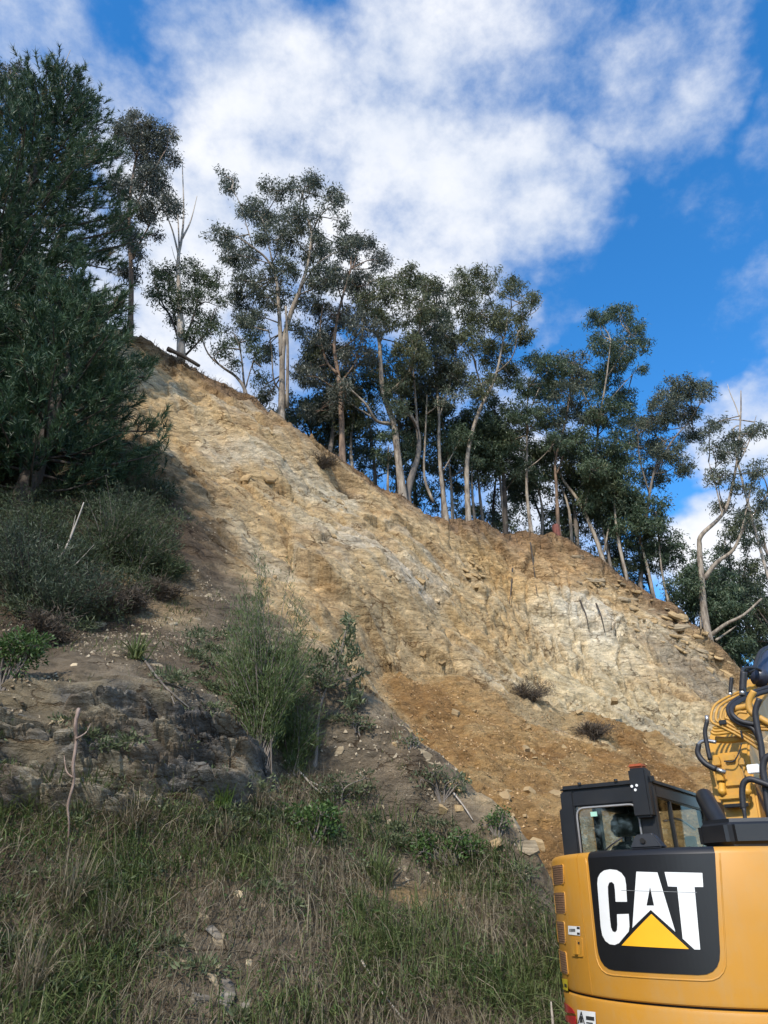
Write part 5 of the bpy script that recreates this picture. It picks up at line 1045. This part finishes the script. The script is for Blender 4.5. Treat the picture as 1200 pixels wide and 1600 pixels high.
dl[0] = ((dl[0][0][0], TOPZ - .052), 0); dl[1] = ((dl[1][0][0], TOPZ - .052), 0)
decal = wrap('logo_panel', [rounded(dl)], M_DECAL, cw, RC + .0065)
# dark paint continuing over the rounded top edge above the panel
s0_, s1_ = dl[0][0][0], dl[1][0][0]
loft('panel_top', [(RC - .16, TOPZ + .003), (RC - .07, TOPZ + .003), (RC - .033, TOPZ - .002), (RC - .009, TOPZ - .019), (RC + .0065, TOPZ - .051), (RC - .02, TOPZ - .06), (RC - .16, TOPZ - .06)], s0_ / RC, s1_ / RC, M_DECAL, cw, 24)
rim = rounded([((p[0][0] + dx, p[0][1] + dz), p[1]) for p, (dx, dz) in zip(dl, [(-.035, 0), (.035, 0), (.035, -.035), (-.035, -.035)])])
rim = rim[1:] + rim[:1]; rim = [rim[i].lerp(rim[i + 1], k_ / 12) for i in range(len(rim) - 1) for k_ in range(12)] + [rim[-1]]; mb = MB(); mb.tube([cyl_pt(p[0], p[1], RC + .001) for p in rim], .007, 6); mb.build('panel_rim', M_YEL, cw, True)
Cs = [(315, 735), (318, 705), (330, 682), (350, 667), (380, 661), (415, 665), (440, 680), (458, 705), (464, 740), (469, 830), (410, 830), (406, 765), (402, 738), (390, 727), (377, 730), (370, 750), (371, 790), (380, 910), (386, 962), (395, 984), (408, 989), (417, 978), (419, 950), (417, 895), (478, 893), (482, 958), (478, 985), (428, 1045), (405, 1055), (380, 1051), (357, 1034), (341, 1004), (333, 960)]
As = [(517, 673), (626, 677), (719, 986), (592, 872), (497, 966)]; Ah = [(588, 752), (609, 850), (570, 850)]
Ts = [(663, 675), (858, 680), (863, 753), (818, 753), (848, 1079), (818, 1078), (757, 1022), (728, 752), (681, 750)]
wrap('logo_letter', [[C1(*p) for p in Cs]], M_WHITE, decal, RC + .0095); wrap('logo_letter', [[C1(*p) for p in As]], M_WHITE, decal, RC + .0095, holes=[[[C1(*p) for p in Ah]]]); wrap('logo_letter', [[C1(*p) for p in Ts]], M_WHITE, decal, RC + .0095)
wrap('logo_triangle', [[C1(*p) for p in [(595, 893), (790, 1076), (441, 1057)]]], M_TRI, decal, RC + .0095)
# door grilles, labels, latch
for q in [[(62, 122), (178, 122), (185, 305), (70, 305)], [(78, 380), (192, 380), (205, 580), (85, 575)], [(88, 648), (190, 655), (203, 858), (100, 850)], [(108, 920), (205, 935), (228, 1145), (125, 1120)]]:
    pr_ = [C8(*q[1]), C8(*q[2])]; s_r0, z1_ = pr_[0]; s_r1, z0_ = pr_[1]; sL = s_r0 - .40
    gp = wrap('grille', [rounded([((sL, z1_), .02), ((s_r0, z1_), .02), ((s_r1, z0_), .02), ((sL + (s_r1 - s_r0), z0_), .02)], 3)], M_GRILL, door, RC - .002, .004)
    mb = MB(); rr_ = rounded([((sL, z1_), .02), ((s_r0, z1_), .02), ((s_r1, z0_), .02), ((sL + (s_r1 - s_r0), z0_), .02)], 3); mb.tube([cyl_pt(p[0], p[1], RC + .001) for p in rr_ + rr_[:1]], .006, 5, False); mb.build('grille_frame', M_YEL, gp, True)
    for k_ in range(1, 9):
        mb = MB(); zz_ = z1_ + (z0_ - z1_) * k_ / 9; mb.tube([cyl_pt(sL + .01 + (s_r0 - sL - .02) * j / 6, zz_, RC + .002) for j in range(7)], .0035, 4); mb.build('slat', M_GRILL, gp, True)
wl = wrap('warning_label', [[C8(*p) for p in [(148, 1175), (220, 1185), (225, 1295), (150, 1268)]]], M_WARN, door, RC + .003); wrap('warning_mark', [[C8(*p) for p in [(160, 1250), (172, 1200), (186, 1258)]], [C8(*p) for p in [(192, 1225), (214, 1232), (216, 1262), (194, 1255)]]], M_INK, wl, RC + .005)
nl = wrap('name_plate', [[C8(*p) for p in [(225, 690), (335, 697), (337, 782), (228, 770)]]], M_WHITE, door, RC + .003)
wrap('plate_print', [[C8(*p) for p in [(x_, 718), (x_ + 8, 719), (x_ + 8, 746), (x_, 745)]] for x_ in (240, 252, 263, 274, 285)] + [[C8(*p) for p in [(308, 700), (334, 702), (334, 722), (308, 720)]], [C8(*p) for p in [(310, 752), (335, 754), (336, 774), (310, 772)]]], M_INK, nl, RC + .005)
rc_ = wrap('latch_recess', [rounded([(C8(250, 800), .01), (C8(355, 802), .01), (C8(362, 980), .01), (C8(262, 972), .01)], 3)], M_YEL, door, RC - .002, .008)
wrap('latch_pocket', [[C8(*p) for p in [(268, 822), (335, 824), (342, 958), (278, 952)]]], M_YELB, rc_, RC + .0075); wrap('latch_handle', [[C8(*p) for p in [(292, 825), (318, 826), (324, 955), (300, 952)]]], M_YEL, rc_, RC + .009, .012); wrap('key_lock', [[C8(*p) for p in [(322, 838), (338, 840), (338, 862), (322, 860)]]], M_INK, rc_, RC + .010)
low = [c for c in ex.children if c.name.startswith('lower_counterweight')][0]
wrap('reflector', [[C8(*p) for p in [(190, 1398), (215, 1415), (262, 1455), (292, 1502), (200, 1490)]]], M_RED, low, RC + .001, .004); wrap('reflector', [[C8(*p) for p in [(200, 1515), (296, 1527), (300, 1600), (258, 1600), (205, 1560)]]], M_RED, low, RC + .001, .004)
ws = wrap('warning_sign', [[C1(*p) for p in [(208, 1392), (302, 1404), (306, 1490), (212, 1484)]]], M_WHITE, low, RC + .003)
wrap('warning_mark', [[C1(*p) for p in [(228, 1402), (212, 1462), (217, 1464), (229, 1416), (244, 1466), (249, 1466), (232, 1402)]], [C1(*p) for p in [(226, 1425), (234, 1425), (238, 1460), (222, 1459)]], [C1(*p) for p in [(254, 1424), (297, 1430), (298, 1450), (255, 1444)]], [C1(*p) for p in [(256, 1456), (290, 1460), (290, 1467), (256, 1463)]]], M_INK, ws, RC + .005)
wrap('scratch', [[C1(*p) for p in [(440, 769), (560, 773), (830, 780), (830, 782.5), (560, 775), (440, 771)]]], M_SEAL, decal, RC + .0115)

# upper deck and engine hood
mb = MB(); mb.prism([(-1.22, -.3), (-1.22, 1.3), (1.22, 1.3), (1.22, -.3), (.95, -.95), (.3, -1.22), (-.3, -1.22), (-.95, -.95)], 2, .62, 1.0); mb.build('deck_frame', M_BLK, ex)
mb = MB(); mb.prism([(RC * .88 * math.sin(th), CYL - RC * .88 * math.cos(th)) for th in np.linspace(math.radians(-80), math.radians(80), 20)] + [(1.2, .2), (-1.2, .2)], 2, 1.0, TOPZ - .012); mb.build('engine_bay', M_BLK, ex)
hx = on_y(1124, 1300, -.55).x
mb = MB(); mb.prism([(hx - .10, -.85), (hx + .2, -.98), (1.0, -.80), (1.2, -.3), (1.2, .25), (hx - .22, .25)], 2, TOPZ + .001, TOPZ + .23); hood = mb.build('engine_hood', M_BLK, ex, False, .05, 3)
for k_ in range(7): mb = MB(); x_ = hx - .02 + k_ * .1; mb.box(x_, x_ + .07, -.30, -.25, TOPZ + .226, TOPZ + .234); mb.build('vent_slot', M_GAP, hood)
for k_ in range(7): mb = MB(); x_ = hx - .02 + k_ * .1; mb.box(x_, x_ + .07, -.15, -.10, TOPZ + .226, TOPZ + .234); mb.build('vent_slot', M_GAP, hood)

# cab
X0c, X1c, Y0c, Y1c, ZR, ZB = -1.25, -.25, -.35, 1.33, 2.645, 1.0
cab = MB()
cab.box(X0c, X1c, Y0c, Y1c, ZB, 1.62); cabo = cab.build('cab_base', M_BLK, ex, False, .02)
def cpart(name, m, bev=.012, parent=None, **kw):
    mb = MB(); mb.box(*kw['b']); return mb.build(name, m, parent or ex, False, bev)
roof = cpart('cab_roof', M_BLK, .03, b=(X0c, X1c, Y0c + .0, Y1c, ZR - .07, ZR)); cpart('roof_hatch', M_BLK, .015, roof, b=(X0c + .2, X1c - .2, Y0c + .35, Y1c - .5, ZR + .001, ZR + .035))
for x_ in (-1.02, -.62): mb = MB(); mb.tube([(x_, Y0c + .02, ZR + .002), (x_, Y0c + .02, ZR + .02)], .02, 8); mb.build('roof_bolt', M_BLK, roof)
cpart('cab_pillar', M_BLK, .015, b=(X0c + .001, X0c + .15, Y0c + .001, Y0c + .11, 1.6, ZR - .06)); cpart('cab_pillar', M_BLK, .015, b=(X1c - .17, X1c - .001, Y0c + .001, Y0c + .09, 1.6, ZR - .06))
cpart('rear_header', M_BLK, .012, b=(X0c + .14, X1c - .16, Y0c + .006, Y0c + .08, 2.43, ZR - .065)); cpart('rear_sill', M_BLK, .012, b=(X0c + .14, X1c - .16, Y0c + .006, Y0c + .08, 1.6, 1.86))
cpart('cab_pillar', M_BLK, .015, b=(X1c - .10, X1c - .002, Y1c - .10, Y1c - .002, 1.6, ZR - .06)); cpart('cab_pillar', M_BLK, .015, b=(X0c + .002, X0c + .10, Y1c - .10, Y1c - .002, 1.6, ZR - .06))
cpart('cab_pillar', M_BLK, .012, b=(X0c + .003, X0c + .08, .42, .52, 1.6, ZR - .06)); cpart('side_header', M_BLK, .012, b=(X1c - .07, X1c - .004, Y0c + .085, Y1c - .095, 2.47, ZR - .062)); cpart('side_header', M_BLK, .012, b=(X0c + .004, X0c + .07, Y0c + .105, Y1c - .095, 2.49, ZR - .062))
cpart('side_sill', M_BLK, .012, b=(X1c - .07, X1c - .004, Y0c + .085, Y1c - .095, 1.58, 1.80)); cpart('front_header', M_BLK, .012, b=(X0c + .1, X1c - .1, Y1c - .08, Y1c - .006, 2.5, ZR - .062)); cpart('front_sill', M_BLK, .012, b=(X0c + .1, X1c - .1, Y1c - .08, Y1c - .006, 1.58, 1.72))
cpart('side_window_bar', M_BLK, .008, b=(X1c - .05, X1c - .012, .12, .17, 1.8, 2.475))
rw = cpart('rear_window', M_GLASS, 0, b=(X0c + .15, X1c - .17, Y0c + .028, Y0c + .034, 1.86, 2.43)); cpart('side_window', M_GLASS, 0, b=(X1c - .034, X1c - .028, Y0c + .09, Y1c - .10, 1.80, 2.47)); cpart('side_window', M_GLASS, 0, b=(X0c + .030, X0c + .036, Y0c + .11, Y1c - .10, 1.62, 2.49)); cpart('windscreen', M_GLASS, 0, b=(X0c + .1, X1c - .1, Y1c - .05, Y1c - .044, 1.72, 2.5))
sealp = rounded([((X0c + .165, 1.86), 0), ((X0c + .165, 2.415), .09), ((X1c - .185, 2.415), .09), ((X1c - .185, 1.86), 0)], 6); mb = MB(); mb.tube([(p[0], Y0c + .012, p[1]) for p in sealp], .011, 6); mb.build('window_seal', M_SEAL, rw, True)
st_p = on_y(928, 1272, Y0c + .024); cpart('window_sticker', surf('green_sticker', (.35, .62, .50), .5), 0, rw, b=(st_p.x - .035, st_p.x + .035, Y0c + .020, Y0c + .026, st_p.z - .022, st_p.z + .022))
# operator's seat
mb = MB(); mb.prism([(-.98, 2.20), (-.96, 2.36), (-.90, 2.40), (-.62, 2.40), (-.56, 2.36), (-.54, 2.20), (-.60, 2.17), (-.92, 2.17)], 1, .20, .30); seat = mb.build('headrest', M_SEAT, ex, True, .03, 3)
mb = MB(); mb.prism([(-1.03, 1.5), (-1.02, 2.02), (-.94, 2.12), (-.58, 2.12), (-.50, 2.02), (-.49, 1.5)], 1, .18, .32); mb.build('seat_back', M_SEAT, ex, True, .04, 3)
cpart('seat_cushion', M_SEAT, .04, b=(-1.03, -.49, .22, .75, 1.35, 1.5))
for x_ in (-.86, -.66): mb = MB(); mb.tube([(x_, .25, 2.08), (x_, .25, 2.2)], .012, 6); mb.build('headrest_post', M_STEEL, ex, True)
mb = MB(); mb.tube(spline([Vector((-.42, .3, 2.30)), Vector((-.36, .6, 2.34)), Vector((-.33, 1.0, 2.26))], 5), .012, 6); mb.build('grab_rail', M_STEEL, ex, True)
cpart('monitor', M_BLK, .01, b=(X1c - .22, X1c - .10, 1.02, 1.06, 2.02, 2.2)); cpart('control_console', M_SEAT, .02, b=(X1c - .26, X1c - .12, .25, .7, 1.5, 1.72)); cpart('control_console', M_SEAT, .02, b=(X0c + .08, X0c + .20, .25, .7, 1.5, 1.72))
mb = MB(); mb.tube([(X1c - .19, .62, 1.72), (X1c - .19, .64, 1.86), (X1c - .19, .63, 1.93)], [.012, .012, .03], 8); mb.build('joystick', M_RUB, ex, True)
wpp = [Vector((X0c + .25, Y0c + .01, 1.9)), Vector((X0c + .5, Y0c + .008, 2.06)), Vector((X0c + .62, Y0c + .008, 2.12))]; mb = MB(); mb.tube(wpp, .007, 6); mb.build('wiper', M_RUB, rw, True)
# light pod on the rear right post
pd = cpart('light_pod', M_BLK, .02, b=(X1c - .19, X1c - .01, Y0c - .10, Y0c + .06, 2.28, 2.735)); mb = MB(); mb.box(X1c - .185, X1c - .03, Y0c - .095, Y0c + .04, 2.736, 2.775); mb.build('beacon', M_LAMP, pd, False, .015)
for dx, dz in ((-.135, 2.565), (-.085, 2.57), (-.105, 2.53)): mb = MB(); mb.tube([(X1c + dx - .03, Y0c - .098, dz), (X1c + dx - .03, Y0c - .108, dz)], .013, 10); mb.build('pod_lens', M_WHITE, pd)
cpart('pod_bracket', M_BLK, .006, pd, b=(X1c - .009, X1c + .03, Y0c - .02, Y0c + .02, 2.60, 2.66))
# rear camera housing on the tail
cb = on_cyl(1003, 1318); cp_ = cyl_pt(cb[0], TOPZ, RC - .09); mb = MB()
V = [cp_ + Vector(q) for q in [(-.13, -.05, .004), (.15, -.05, .004), (.15, .10, .004), (-.13, .10, .004), (-.08, -.02, .11), (.07, -.02, .12), (.07, .06, .12), (-.08, .06, .11)]]
mb.add(V, [(0, 3, 2, 1), (4, 5, 6, 7), (0, 1, 5, 4), (1, 2, 6, 5), (2, 3, 7, 6), (3, 0, 4, 7)]); ch_ = mb.build('camera_housing', M_BLK, ex, False, .012); mb = MB(); mb.tube([cp_ + Vector((-.01, -.045, .06)), cp_ + Vector((-.01, -.055, .06))], .022, 10); mb.build('camera_lens', M_GAP, ch_)
# door-side rail and mirror plate
q0 = on_y(881, 1265, -.1); mb = MB(); mb.box(q0.x - .03, q0.x + .03, -.16, .06, 1.92, q0.z); mb.build('mirror_plate', M_BLK, ex, False, .012)
mb = MB(); mb.tube(spline([Vector((q0.x + .05, -.12, 1.9)), Vector((q0.x + .06, -.12, 2.15)), Vector((q0.x + .08, -.12, 2.3)), Vector((X0c + .01, -.2, 2.36))], 5), .012, 7); mb.build('door_rail', M_BLK, ex, True)
# exhaust
e0 = on_y(1101, 1246, .10); e1 = on_y(1133, 1305, -.45); dd = (e1 - e0).normalized(); mb = MB(); mb.tube(spline([e0 + Vector((.06, .06, -.18)), e0 + Vector((.0, .0, .0)), e1], 8), [.085] * 17, 16, False); xh = mb.build('exhaust_pipe', M_BLK, ex, True)
mb = MB(); mb.tube([e1 - dd * .18, e1 - dd * .0005], [.07, .07], 16, True); mb.build('exhaust_bore', M_GAP, xh, True); mb = MB(); mb.tube([e1 - dd * .02, e1 + dd * .002], [.088, .088], 16, False); mb.build('exhaust_lip', M_BLK, xh, True)
cpart('exhaust_guard', M_BLK, .02, b=(e0.x - .02, e0.x + .14, .02, .2, 1.9, e0.z - .05))

# boom
BW = .22; bx = on_y(1143, 1220, .85).x
def C2(x, y): return (1040 + .2125 * x, 980 + .2125 * y)
kz = on_y(*C2(490, 860), .85).z
prof = [(.62, 1.55), (1.15, 1.55), (1.25, 2.2), (1.42, kz - .15), (1.75, kz + .15), (4.3, kz + 1.0), (4.6, kz + 1.0), (4.55, kz + 1.35), (3.8, kz + 1.40), (1.75, kz + .50), (1.2, kz + .20), (.92, kz - .1), (.80, 2.4)]
mb = MB(); mb.prism(prof, 0, bx - BW, bx + BW); boom = mb.build('boom', M_YELB, ex, False, .02, 2)
mb = MB(); mb.prism([(4.25, kz + 1.35), (4.75, kz + 1.5), (5.2, kz + 1.2), (5.9, kz - 1.6), (5.65, kz - 1.65), (4.6, kz + .5)], 0, bx - .15, bx + .15); mb.build('stick_arm', M_YELB, ex, False, .02)
mb = MB(); pb_ = [(5.75, kz - 1.5)] + [(5.75 - .55 + .62 * math.cos(t_), kz - 1.95 + .5 * math.sin(t_)) for t_ in np.linspace(.6, -3.0, 10)] + [(5.3, kz - 1.75)]; mb.prism(pb_, 0, bx - .42, bx + .42); mb.build('bucket', M_BLK, ex, False, .015)
# bracket plate with valves on the back of the boom
v0 = on_y(*C2(345, 935), .74); v1 = on_y(*C2(622, 1300), .74); mb = MB(); mb.box(v0.x, v1.x, .72, .79, v1.z, v0.z); vp = mb.build('valve_plate', M_YELB, ex, False, .012)
for (x_, y_, w_x, h_y, dp) in [(385, 990, 60, 60, .06), (480, 965, 80, 36, .05), (410, 1090, 70, 90, .09), (600, 1190, 60, 90, .07), (500, 1150, 120, 30, .03), (480, 1250, 180, 22, .035), (560, 990, 50, 50, .03)]:
    a_ = on_y(*C2(x_ - w_x / 2, y_ - h_y / 2), .72); b2 = on_y(*C2(x_ + w_x / 2, y_ + h_y / 2), .72); mb = MB(); mb.box(a_.x, b2.x, .72 - dp, .7215, b2.z, a_.z); mb.build('valve_block', M_YELB, vp, False, .008)
for (x_, y_) in [(412, 1190), (598, 1190)]:
    a_ = on_y(*C2(x_, y_ - 45), .68); b2 = on_y(*C2(x_ + 4, y_ + 55), .68); mb = MB(); mb.tube([a_, a_.lerp(b2, .45), a_.lerp(b2, .5), a_.lerp(b2, .75), b2], [.032, .032, .045, .04, .008], 8); mb.build('valve_fitting', M_YELB, vp, True)
bd = on_y(*C2(490, 1310), .70); mb = MB(); mb.box(v0.x + .02, v1.x - .01, .69, .73, bd.z - .02, bd.z + .015); mb.build('plate_flange', M_BLK, vp, False, .005)
wg = on_y(*C2(640, 1040), .66); cpart('white_fitting', M_WHITE, .008, vp, b=(wg.x - .05, wg.x + .07, .63, .70, wg.z - .05, wg.z + .04))
def pipe(name, pts, r, m, y=.70, ys=None, seg=8):
    P = [on_y(*C2(*p), (ys[i] if ys else y)) for i, p in enumerate(pts)]; mb = MB(); mb.tube(spline(P, 6), r, seg); return mb.build(name, m, ex, True)
for i in range(5):          # steel lines looping round the knuckle
    f = i * 1.0; pipe('hydraulic_line', [(690 - 6 * f, 900 - 34 * f), (560 - 4 * f, 810 - 26 * f), (420 + 14 * f, 735 - 20 * f), (338 + 34 * f, 690 - 8 * f), (352 + 34 * f, 590 + 6 * f), (420 + 26 * f, 532 + 14 * f), (560 + 12 * f, 468 + 18 * f), (700, 412 + 20 * f), (820, 358 + 20 * f)], .0145, M_YELB, ys=[.66, .62, .60, .60, .66, .80, 1.2, 1.7, 2.2])
for i in range(3): pipe('hydraulic_line', [(335 + 10 * i, 770 - 20 * i), (370, 785 - 22 * i), (480, 772 - 22 * i), (700, 752 - 22 * i), (830, 760 - 22 * i)], .018, M_YELB, y=.62)
pipe('hydraulic_line', [(650, 470), (615, 540), (620, 610), (680, 660), (820, 740)], .035, M_YELB, y=.60); pipe('hydraulic_line', [(470, 612), (560, 590), (640, 575)], .035, M_YELB, y=.72); pipe('hydraulic_line', [(520, 690), (515, 650), (540, 625), (600, 630)], .016, M_YELB, y=.62); pipe('hydraulic_line', [(370, 825), (460, 830), (600, 815)], .035, M_YELB, y=.72)
pipe('hydraulic_hose', [(820, 420), (640, 480), (530, 525), (465, 585), (470, 640), (530, 700), (640, 745), (700, 860)], .026, M_RUB, ys=[1.5, 1.2, .9, .7, .6, .57, .57, .57]); pipe('hydraulic_hose', [(820, 450), (650, 500), (550, 540), (490, 590), (490, 640), (550, 690), (660, 715)], .026, M_RUB, ys=[1.4, 1.1, .85, .66, .57, .55, .55])
pipe('hydraulic_hose', [(690, 525), (660, 620), (672, 720), (700, 860), (715, 990)], .032, M_RUB, y=.52); pipe('hydraulic_hose', [(305, 690), (290, 770), (305, 870), (328, 975)], .024, M_RUB, y=.60); pipe('hydraulic_hose', [(245, 860), (238, 930), (290, 1000), (370, 1045)], .030, M_RUB, y=.60); pipe('hose_fitting', [(360, 1040), (440, 1068)], .024, M_STEEL, y=.62); pipe('hose_fitting', [(240, 865), (260, 845), (300, 835), (370, 845)], .020, M_STEEL, y=.62); pipe('hose_fitting', [(303, 650), (305, 700)], .022, M_STEEL, y=.60)
pipe('hydraulic_hose', [(830, 1190), (700, 1140), (620, 1118), (575, 1145), (563, 1220), (572, 1340)], .030, M_RUB, y=.30); pipe('hydraulic_hose', [(575, 1330), (590, 1450), (615, 1620)], .019, M_RUB, y=.28); pipe('hydraulic_hose', [(830, 930), (740, 960), (715, 1040), (730, 1140), (750, 1300), (790, 1500)], .034, M_RUB, y=.36); pipe('hydraulic_hose', [(560, 850), (540, 920), (500, 985), (430, 985)], .007, M_RUB, y=.64)
for (x_, y0_, y1_, r_) in [(480, 370, 480, .022), (570, 330, 470, .04)]: pipe('hydraulic_hose', [(x_ + 5, y0_), (x_, (y0_ + y1_) / 2), (x_ - 4, y1_)], r_, M_RUB, y=.95); pipe('hose_fitting', [(x_ - 4, y1_ - 5), (x_ - 5, y1_ + 30)], r_ * .9, M_STEEL, y=.95)
for (x_, y_, w_x, h_y) in [(585, 480, 26, 70), (420, 700, 60, 26), (560, 790, 26, 60)]:
    a_ = on_y(*C2(x_ - w_x / 2, y_ - h_y / 2), .58); b2 = on_y(*C2(x_ + w_x / 2, y_ + h_y / 2), .58); mb = MB(); mb.box(a_.x, b2.x, .565, .60, b2.z, a_.z); mb.build('pipe_clamp', M_BLK, ex, False, .006)
cyl_m = surf('dark_cylinder', (.030, .035, .055), .35, var=.2, scale=10)
pipe('stick_cylinder', [(690, 380), (760, 240), (900, 0)], .10, cyl_m, ys=[1.5, 2.2, 3.6], seg=14); pipe('hydraulic_hose', [(600, 330), (650, 300), (700, 180), (780, 140)], .025, M_RUB, ys=[1.2, 1.3, 1.6, 2.0]); pipe('hydraulic_hose', [(560, 330), (580, 300), (660, 300), (700, 320)], .018, M_RUB, ys=[1.0, 1.1, 1.3, 1.4])
mb = MB(); mb.box(bx + BW + .08, bx + BW + .30, .75, 1.4, 1.5, 2.75); mb.build('boom_cylinder_housing', M_YELB, ex, False, .02)
# undercarriage below the picture
for s_ in (-1, 1):
    tp = [(-1.35, .28), (-1.25, .10), (-1.05, .02), (1.25, .02), (1.45, .12), (1.6, .30), (1.5, .48), (1.3, .56), (-1.05, .56), (-1.25, .46)]
    x0_, x1_ = (s_ * 1.20, s_ * .72); mb = MB(); mb.prism(tp, 0, min(x0_, x1_), max(x0_, x1_)); tk = mb.build('track', M_RUB, ex, False, .03)
    for y_ in np.arange(-1.0, 1.2, .26): mb = MB(); mb.box(min(x0_, x1_) - .01, max(x0_, x1_) + .01, y_, y_ + .14, .004, .03); mb.build('track_pad', M_BLK, tk)
mb = MB(); mb.tube([(0, 0, .35), (0, 0, .62)], .5, 24); mb.build('slew_ring', M_BLK, ex); cpart('carbody', M_BLK, .03, b=(-.75, .75, -.7, .7, .25, .5))
# survey stake beside the excavator
sp_ = W(864, 1600, 8.2); sz_ = z_at(sp_.x, sp_.y); tp_ = W(861, 1565, 8.2)
stick('survey_stake', 'thin pale wooden stake beside the corner of the excavator', [Vector((sp_.x, 8.2, min(sz_, sp_.z) - .3)), Vector((sp_.x, 8.2, sp_.z)), tp_], .022, .008, M_SNAG, 'stake')
